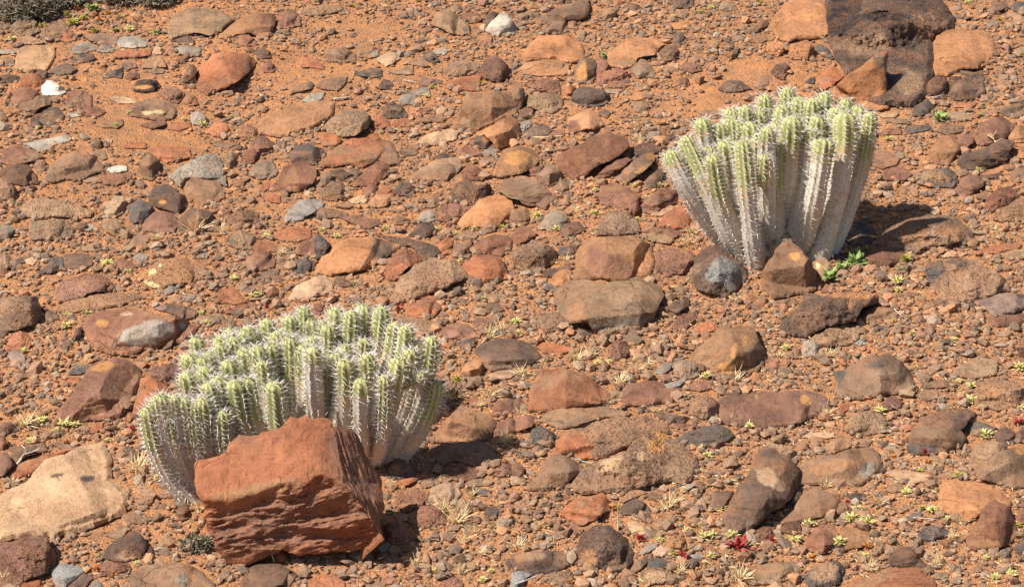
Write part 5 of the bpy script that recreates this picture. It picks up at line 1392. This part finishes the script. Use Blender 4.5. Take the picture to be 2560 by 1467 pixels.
def blade_mesh(rg, n, ln, r, up, bend=0.5):
    V, F, off = [], [], 0
    for i in range(n):
        a = rg.uniform(0, 2 * math.pi); e = rg.uniform(*up); l = ln * rg.uniform(0.4, 1.1)
        d = np.array([math.cos(a) * math.cos(e), math.sin(a) * math.cos(e), math.sin(e)])
        c = np.array([rg.normal(0, 0.10), rg.normal(0, 0.10), 0]) * ln
        b2 = rg.normal(0, bend, 3) * 0.35
        ps = [c, c + d * l * 0.5 + b2 * l * 0.25, c + d * l + b2 * l * 0.5 - np.array([0, 0, 0.1 * l * bend])]
        ps[2][2] = max(ps[2][2], 0.002)
        x = np.cross(d, [0.1, 0.3, 1.0]); x /= np.linalg.norm(x) + 1e-9; y = np.cross(d, x)
        for p, rr in zip(ps, (r, r * 0.8, r * 0.25)):
            V.append(np.array([p + x * rr, p - 0.5 * x * rr + 0.87 * y * rr, p - 0.5 * x * rr - 0.87 * y * rr]))
        for k in (0, 3):
            F.append(np.array([(k, k + 1, k + 4), (k, k + 4, k + 3), (k + 1, k + 2, k + 5), (k + 1, k + 5, k + 4), (k + 2, k, k + 3), (k + 2, k + 3, k + 5)]) + off)
        off += 9
    return np.vstack(V), np.vstack(F)

# x, y, size in tile pixels and kind: y pale succulent, g green, l lime, r crimson, s straw, o ochre
PL = {(0, 0): "680,90,45,g 310,205,28,l 435,285,34,l 545,190,50,l 500,130,30,l 700,245,30,l 860,240,30,l 960,235,34,y 1165,265,28,g 960,855,22,y 860,945,25,g 1510,945,36,y 1730,885,20,g 1370,895,20,y 570,75,30,o 800,110,30,o 90,310,34,y 280,970,24,y 620,150,30,l 740,160,26,o 900,150,26,l 180,200,20,l",
      (1, 0): "1310,665,25,l 1485,655,18,l 1270,730,25,y 1665,625,18,l 970,60,30,s 720,55,22,l 1195,15,25,y",
      (2, 0): "680,430,30,g 1480,80,30,y 1400,105,20,l 1830,25,22,l 920,1395,25,y 620,1425,25,y 1040,1320,20,g 945,1055,36,s 660,1215,36,s 120,885,25,s 745,375,22,s 835,490,16,y 1100,1390,24,y 1200,135,18,y",
      (3, 0): "1290,905,50,g 1895,425,28,l 900,1045,30,y 1490,30,26,y 1580,870,20,g 1560,1280,24,y 1520,1150,20,g 1720,160,20,l 120,10,24,y",
      (0, 1): "800,525,42,y 960,575,25,y 500,895,25,y 650,885,25,y 490,985,34,y 180,1165,30,y 1540,965,32,y 380,1305,35,s 1500,885,25,y 1740,630,30,y 1450,275,80,s 240,655,20,y 1650,270,50,s 1170,330,34,s 1880,760,34,y 1710,870,22,r 720,140,22,o",
      (1, 1): "490,268,25,y 80,315,30,y 1820,245,28,l 1520,495,20,y 1680,785,38,y 30,745,30,y 740,665,26,y 1500,1385,36,l 1070,865,36,r 1790,1275,36,s 80,845,20,r 1480,295,20,y 1550,245,25,y 1620,255,20,y 1830,1010,60,s 1740,1055,55,s 1340,265,25,y 1870,850,18,r 600,315,28,y 950,610,16,r 180,440,40,s 960,255,26,y 1410,910,14,r",
      (2, 1): "190,165,40,y 330,260,30,y 430,305,25,g 610,150,30,y 470,115,36,s 1310,360,40,s 1330,285,44,s 930,185,24,y 1070,108,20,g 850,25,30,y 1010,25,25,y 480,1230,55,s 580,1205,48,s 720,1250,30,y 640,1255,30,y 80,1340,60,s 810,1400,62,s 940,1300,40,s 1000,1275,40,s 1040,1115,40,s 1450,1355,40,y 1660,1380,64,s 30,955,40,y 1250,1170,20,l 640,45,16,r 580,95,12,r 400,490,36,s 40,1040,34,y",
      (3, 1): "655,450,45,g 655,522,70,g 450,640,66,g 550,565,44,g 1020,495,44,l 965,655,50,y 725,418,28,g 1000,570,30,g 970,715,28,y 1125,740,22,y 935,945,24,y 1065,1060,28,g 1390,1080,26,y 130,1150,36,y 90,1200,36,s 1870,1300,46,y 1520,1430,38,y 1125,635,20,y 1340,1400,34,s 1690,415,22,y 1850,265,18,r 1725,412,14,r 1790,402,12,r 460,1190,44,s 1670,265,40,s 1540,1180,34,s 1480,360,26,s 1420,1390,26,y 1100,1290,20,y",
      (0, 2): "480,262,56,y 240,385,40,y 310,235,50,y 190,250,80,s 1030,580,80,s 1170,665,34,y 980,295,30,r 990,85,30,y 850,1375,42,o 1885,1210,34,l 730,1245,20,l 1020,1295,30,y 1240,1440,25,l 1420,1425,32,o 80,1330,40,s 30,1420,50,s 1470,880,46,s 720,1340,36,o 1700,1390,34,s 560,260,34,y 420,310,28,y 800,370,26,y 100,690,40,s 490,390,26,o",
      (1, 2): "1500,985,90,s 1400,900,66,s 1450,60,64,s 1740,40,56,s 1650,115,40,s 1390,175,36,s 1600,790,50,s 340,1200,50,s 1690,1415,34,y 1190,1290,44,s 1330,1345,44,s 1750,1345,25,y 1540,1130,52,s 1690,1210,46,s 1850,380,46,s 1290,1030,30,s 410,1215,36,s 1620,1060,50,s 1790,1000,44,s 1520,1340,40,s",
      (2, 2): "1450,495,42,y 1545,890,44,y 1430,1095,42,y 1490,1080,40,y 1640,1085,48,y 1300,1045,30,y 1100,1115,30,y 1690,1180,90,r 950,1115,40,r 1270,1240,40,r 670,930,32,r 410,815,16,r 1185,112,16,r 740,885,34,o 780,855,20,y 1200,1225,34,y 1770,1005,46,y 1480,1235,34,y 1770,278,38,y 1400,435,25,y 1545,360,32,l 170,260,30,o 1250,1350,52,s 1700,1410,72,s 1360,1395,30,o 1160,870,72,s 60,1160,56,s 230,1010,36,s 690,92,36,s 790,50,36,s 60,172,40,s 1050,155,30,s 1830,1245,25,l 430,1430,30,o 1630,230,36,s 1400,1010,24,y 1000,1410,24,y 1900,330,18,r 1520,1380,28,o 640,1200,22,y",
      (3, 2): "840,160,44,y 420,200,62,s 1610,340,56,y 1510,85,48,y 1435,85,25,r 1860,250,44,r 1880,135,30,y 1175,470,40,r 1420,645,44,y 1130,595,25,y 870,640,20,o 640,700,30,y 670,890,40,y 620,965,54,y 740,995,54,y 295,1000,44,y 530,1140,48,y 200,1130,48,y 20,1125,36,r 720,1240,36,y 740,1170,34,o 590,830,20,r 535,795,12,r 310,295,20,r 1220,895,40,y 1150,880,25,l 1030,765,40,y 430,715,54,s 830,830,50,s 1430,970,50,s 760,1320,50,s 1280,1285,50,s 190,1380,34,o 330,1250,34,o 1620,1255,30,y 1690,1395,40,y 1810,1375,40,y 1340,955,25,y 1860,1010,25,l 930,435,20,l 940,495,25,o 1750,1150,25,g 1190,535,30,o 450,940,30,y 1380,1090,40,s 950,700,30,s 1480,920,26,l"}
PK = {'y': ('succulent', 'pale yellow-green succulent tuft', 'plant', 'pale succulent tufts'), 'g': ('leafy_plant', 'fresh green leafy plant', 'plant', 'green leafy plants'),
      'l': ('leafy_plant', 'yellow-green leafy sprig', 'plant', 'yellow-green sprigs'), 'r': ('red_succulent', 'crimson succulent', 'plant', 'crimson succulents'),
      's': ('dry_grass_tuft', 'dry straw grass tuft', 'grass', 'dry grass tufts'), 'o': ('succulent', 'ochre withered succulent sprig', 'plant', 'ochre sprigs')}
PMAT = {'y': MAT_SUCC, 'g': MAT_GREEN, 'l': MAT_LIME, 'r': MAT_RED, 's': MAT_STRAW, 'o': MAT_OCHRE}
protos = {}
def plant_mesh(kd, v, rg):
    if kd == 's': V, F = blade_mesh(rg, 40, 1.0, 0.024, (0.1, 1.25))
    elif kd == 'r': V, F = leaf_mesh(rg, 22, 0.62, 0.10, (0.2, 1.3), 0.2, 0.5)
    elif kd == 'g': V, F = leaf_mesh(rg, 30, 0.62, 0.15, (0.1, 1.1), 0.3, 0.2)
    else: V, F = leaf_mesh(rg, 46, 0.55, 0.085, (0.05, 1.2), 0.2, 0.5)
    me = bpy.data.meshes.new('plant'); me.from_pydata(V.tolist(), [], F.tolist()); me.materials.append(PMAT[kd]); me.update()
    return me
prg = np.random.default_rng(33)
for kd in 'yglrso':
    protos[kd] = [plant_mesh(kd, v, prg) for v in range(5)]
for (cx, cy), txt in PL.items():
    for q in txt.split():
        a = q.split(','); x, y, sz, kd = float(a[0]), float(a[1]), float(a[2]), a[3]
        P, D = hit([(cx * 640 + x / TS, cy * 489 + y / TS)]); P = P[0]
        sc = sz / TS * D[0] / FPX * {'s': 2.2, 'r': 2.2}.get(kd, 2.25)
        nm, desc, cat, grp = PK[kd]
        o = bpy.data.objects.new(nm, protos[kd][int(prg.integers(5))]); COL.objects.link(o)
        o.location = P + NV * 0.002; o.scale = (sc, sc, sc * prg.uniform(0.8, 1.15)); o.rotation_euler = (-0.0, 0, prg.uniform(0, 6.28))
        desc = ('tiny ' if sz < 26 else ('big ' if sz > 60 else '')) + desc
        tag(o, relation(P, desc, 9), cat, grp)

# ------------------------------------------------------------------ twigs lying about
def tube(path, r0, r1, m=6):
    C = np.array(path); T, A, B = frames(C); n = len(C); r = np.linspace(r0, r1, n)
    ph = np.arange(m) / m * 2 * np.pi
    V = (C[:, None] + r[:, None, None] * (np.cos(ph)[None, :, None] * A[:, None] + np.sin(ph)[None, :, None] * B[:, None])).reshape(-1, 3)
    a = np.arange(m); b = np.roll(a, -1)
    Q = np.vstack([np.stack([k * m + a, k * m + b, (k + 1) * m + b, (k + 1) * m + a], 1) for k in range(n - 1)])
    V = np.vstack([V, C[:1], C[-1:]]); e = n * m
    return V, Q, np.vstack([np.stack([b, a, np.full(m, e)], 1), np.stack([(n - 1) * m + a, (n - 1) * m + b, np.full(m, e + 1)], 1)])
TW = [((1, 0), [(580, 758), (640, 752), (710, 742)], 0.006, 'thick white stick by long ochre slab', 0), ((2, 0), [(150, 1042), (260, 1038), (385, 1030)], 0.0045, 'straight brown stick by slate-blue stone', 0),
      ((1, 0), [(1100, 612), (1150, 622), (1205, 626)], 0.003, 'short bleached straw twig on orange soil', 1), ((1, 0), [(1150, 1372), (1210, 1350), (1330, 1338)], 0.003, 'pale crooked twig below flat-topped grey-brown rock', 1),
      ((3, 0), [(1630, 1012), (1680, 1035), (1690, 1070)], 0.004, 'branching white twig against purple-brown rock', 2), ((0, 2), [(125, 545), (180, 470), (300, 440)], 0.005, 'grey branched dead twig above huge tan slab', 2),
      ((2, 2), [(470, 502), (530, 520), (600, 536)], 0.003, 'curved white twig below rust wedge', 0), ((2, 2), [(30, 1432), (120, 1400), (230, 1372)], 0.0035, 'long white twig by blue-grey cleft stone', 0),
      ((3, 2), [(1080, 952), (1140, 960), (1250, 970)], 0.003, 'white curled twig uphill of grey stone', 1), ((3, 2), [(850, 262), (870, 290), (890, 320)], 0.003, 'short white twig on rough tan-grey slab', 0),
      ((3, 2), [(920, 106), (945, 122), (972, 136)], 0.003, 'white sliver of wood near crimson plant', 0), ((3, 1), [(940, 842), (975, 880), (1012, 922)], 0.003, 'pale twig downhill of orange-crested dark rock', 0),
      ((3, 1), [(0, 1022), (45, 1005), (92, 985)], 0.004, 'white twig pair tip at long dark rock', 0), ((3, 0), [(1200, 728), (1270, 718), (1350, 710)], 0.003, 'thin straight twig below orange block', 0),
      ((1, 2), [(60, 1125), (110, 1200), (150, 1280)], 0.003, 'thin bare stalk in front of great boulder', 3), ((1, 1), [(860, 485), (868, 520), (865, 555)], 0.0025, 'tiny upright pale stalk by speckled block', 3), ((2, 1), [(1145, 207), (1158, 216), (1172, 226)], 0.003, 'tiny white splinter on rust rock', 0),
      ((1, 2), [(370, 1085), (378, 1140), (365, 1200)], 0.0025, 'thin stalk standing against great boulder', 3), ((1, 2), [(1200, 1160), (1205, 1220), (1200, 1285)], 0.002, 'thin straw stalk on gravel below great boulder', 3), ((2, 2), [(780, 930), (784, 990), (780, 1045)], 0.002, 'thin upright straw beside warty boulder', 3)]
for (cx, cy), pts, r, lab, br in TW:
    pp = [(cx * 640 + x / TS, cy * 489 + y / TS) for x, y in pts]
    if br == 3:                                             # standing stalk: rooted at its lowest pixel
        G, D = hit([pp[-1]]); ps = np.array([CAM + rays([q])[0] * D[0] for q in pp])[::-1]; ps[0] -= NV * 0.01
    else:
        G, D = hit(pp); ps = G + NV * (r * 1.2 + 0.006)
        # lie on top of a rock if the pixel sees one
        for R in RK[:NTHING]:
            pr = R['poly']
            if (pr.min(0) < np.mean(pp, 0)).all() and (pr.max(0) > np.mean(pp, 0)).all():
                Vv = R['m']['V']; pv = project(Vv)
                for j, q in enumerate(pp):
                    dd = np.linalg.norm(pv - q, axis=1)
                    if dd.min() < 14:
                        near = np.where(dd < dd.min() + 6)[0]; b = near[np.argmin((Vv[near] - CAM) @ FV)]
                        ps[j] = CAM + rays([q])[0] * ((Vv[b] - CAM) @ FV - r * 1.0)
    t = np.linspace(0, 1, 14); path = np.stack([np.interp(t, [0, 0.5, 1], ps[:, k]) for k in range(3)], 1)
    path += 0.004 * np.stack([noise(path + 5 * k, 18, k) for k in range(3)], 1) * (br > 0)
    V, Q, Tt = tube(path, r, r * 0.6)
    Vs, Qs, Ts, off = [V], [Q], [Tt], len(V)
    if br == 2:
        for f, dirn in ((4, (0.4, -0.2, 0.8)), (8, (-0.5, 0.1, 0.7)), (10, (0.7, 0, 0.4))):
            d = np.array(dirn) * 0.045; p0 = path[f]
            V2, Q2, T2 = tube(np.array([p0, p0 + d * 0.5 + [0.004, 0, 0.002], p0 + d]), r * 0.6, r * 0.3)
            Vs.append(V2); Qs.append(Q2 + off); Ts.append(T2 + off); off += len(V2)
    o = link_mesh('twig', np.vstack(Vs), [np.vstack(Qs), np.vstack(Ts)], MAT_STRAW if 'brown' in lab or br == 3 else MAT_TWIG, loc=path[0])
    tag(o, lab, 'twig', 'dead twigs on the slope')

# ------------------------------------------------------------------ dry scrub at the top of the slope
def shrub(cpx, rx, ry, rz, n, label, seed):
    rg = np.random.default_rng(seed); O = hit([cpx])[0][0]
    root = empty('dry_shrub', O); tag(root, label, 'shrub', 'dry scrub bushes')
    Vs, Qs, Ts, off = [], [], [], 0
    for i in range(n):
        a = rg.uniform(0, 2 * math.pi); e = math.asin(rg.uniform(0.05, 1)); k = rg.uniform(0.55, 1.05)
        tip = np.array([math.cos(a) * math.cos(e) * rx, math.sin(a) * math.cos(e) * ry, math.sin(e) * rz]) * k
        st = tip * rg.uniform(0.0, 0.55); md = (st + tip) / 2 + rg.normal(0, 0.05, 3) * np.array([rx, ry, rz])
        bend = tip + rg.normal(0, 0.10, 3) * np.array([rx, ry, rz])
        V, Q, T3 = tube(np.array([st, md, tip, bend]) + O, rg.uniform(0.002, 0.004), 0.0014, 4)
        Vs.append(V); Qs.append(Q + off); Ts.append(T3 + off); off += len(V)
    b = link_mesh('branches', np.vstack(Vs), [np.vstack(Qs), np.vstack(Ts)], MAT_SHRUB, root, loc=O); b['kind'] = 'stuff'
    V, F = leaf_mesh(rg, n, 0.02, 0.005, (0.0, 1.5))
    c = rg.normal(0, 1, (n, 3)); c /= np.linalg.norm(c, axis=1, keepdims=True); c[:, 2] = np.abs(c[:, 2]); c *= rg.uniform(0.5, 1.0, (n, 1)) * np.array([rx, ry, rz])
    V = V + np.repeat(c, 6, 0) + O
    l = link_mesh('foliage', V, F, MAT_SHRUBLEAF, root, loc=O, smooth=False); l['kind'] = 'stuff'
MAT_SHRUBLEAF = leaf_mat('dusty_scrub_leaf', (96, 96, 62), (66, 62, 48))
shrub((60, 40), 0.20, 0.16, 0.17, 1100, 'dark tangled dry shrub in the upper corner of slope', 1)
shrub((150, 8), 0.17, 0.14, 0.10, 700, 'grey twiggy shrub next to dark tangled shrub', 2)
shrub((300, 2), 0.14, 0.12, 0.09, 600, 'low bleached twiggy shrub uphill of pale grey slab', 3)
shrub((395, 8), 0.12, 0.10, 0.08, 500, 'small bleached twiggy shrub beside cracked grey-tan slab', 4)
# dry cushion by the great boulder
shrub((497, 1372), 0.075, 0.05, 0.045, 260, 'small dry cushion shrub at foot of great boulder', 5)

# straw litter and dead leaf bits between the stones
rg = np.random.default_rng(77); n = 9500
px = np.stack([rg.uniform(-100, IW + 100, n), rg.uniform(0, IH + 40, n)], 1)
cl = np.clip((px[:, 0] - 300) / 1500, 0.1, 1) * np.clip((px[:, 1] - 250) / 700, 0.08, 1)
P, D = hit(px); kp = rg.uniform(0, 1, n) < cl; P, px = P[kp], px[kp]
mi = (px / MS + MO).astype(int); ok = ~mask[np.clip(mi[:, 1], 0, mask.shape[0] - 1), np.clip(mi[:, 0], 0, mask.shape[1] - 1)]; P = P[ok]; n = len(P)
a = rg.uniform(0, 2 * np.pi, n); l = rg.uniform(0.008, 0.03, n); up = rg.uniform(-0.05, 0.3, n)
d = np.cos(a)[:, None] * XV + np.sin(a)[:, None] * TV + up[:, None] * NV; s = -np.sin(a)[:, None] * XV + np.cos(a)[:, None] * TV
P = P + NV * 0.007; w = rg.uniform(0.0010, 0.0028, n)[:, None]
V = np.stack([P + s * w, P - s * w, P + NV * w * 1.6, P + d * l[:, None]], 1).reshape(-1, 3)
F = (np.array([(0, 2, 3), (2, 1, 3), (1, 0, 3), (0, 1, 2)])[None] + 4 * np.arange(n)[:, None, None]).reshape(-1, 3)
o = link_mesh('straw_litter', V, F, MAT_STRAW, smooth=False); tag(o, 'broken straw litter scattered between the stones', 'litter', kind='stuff')
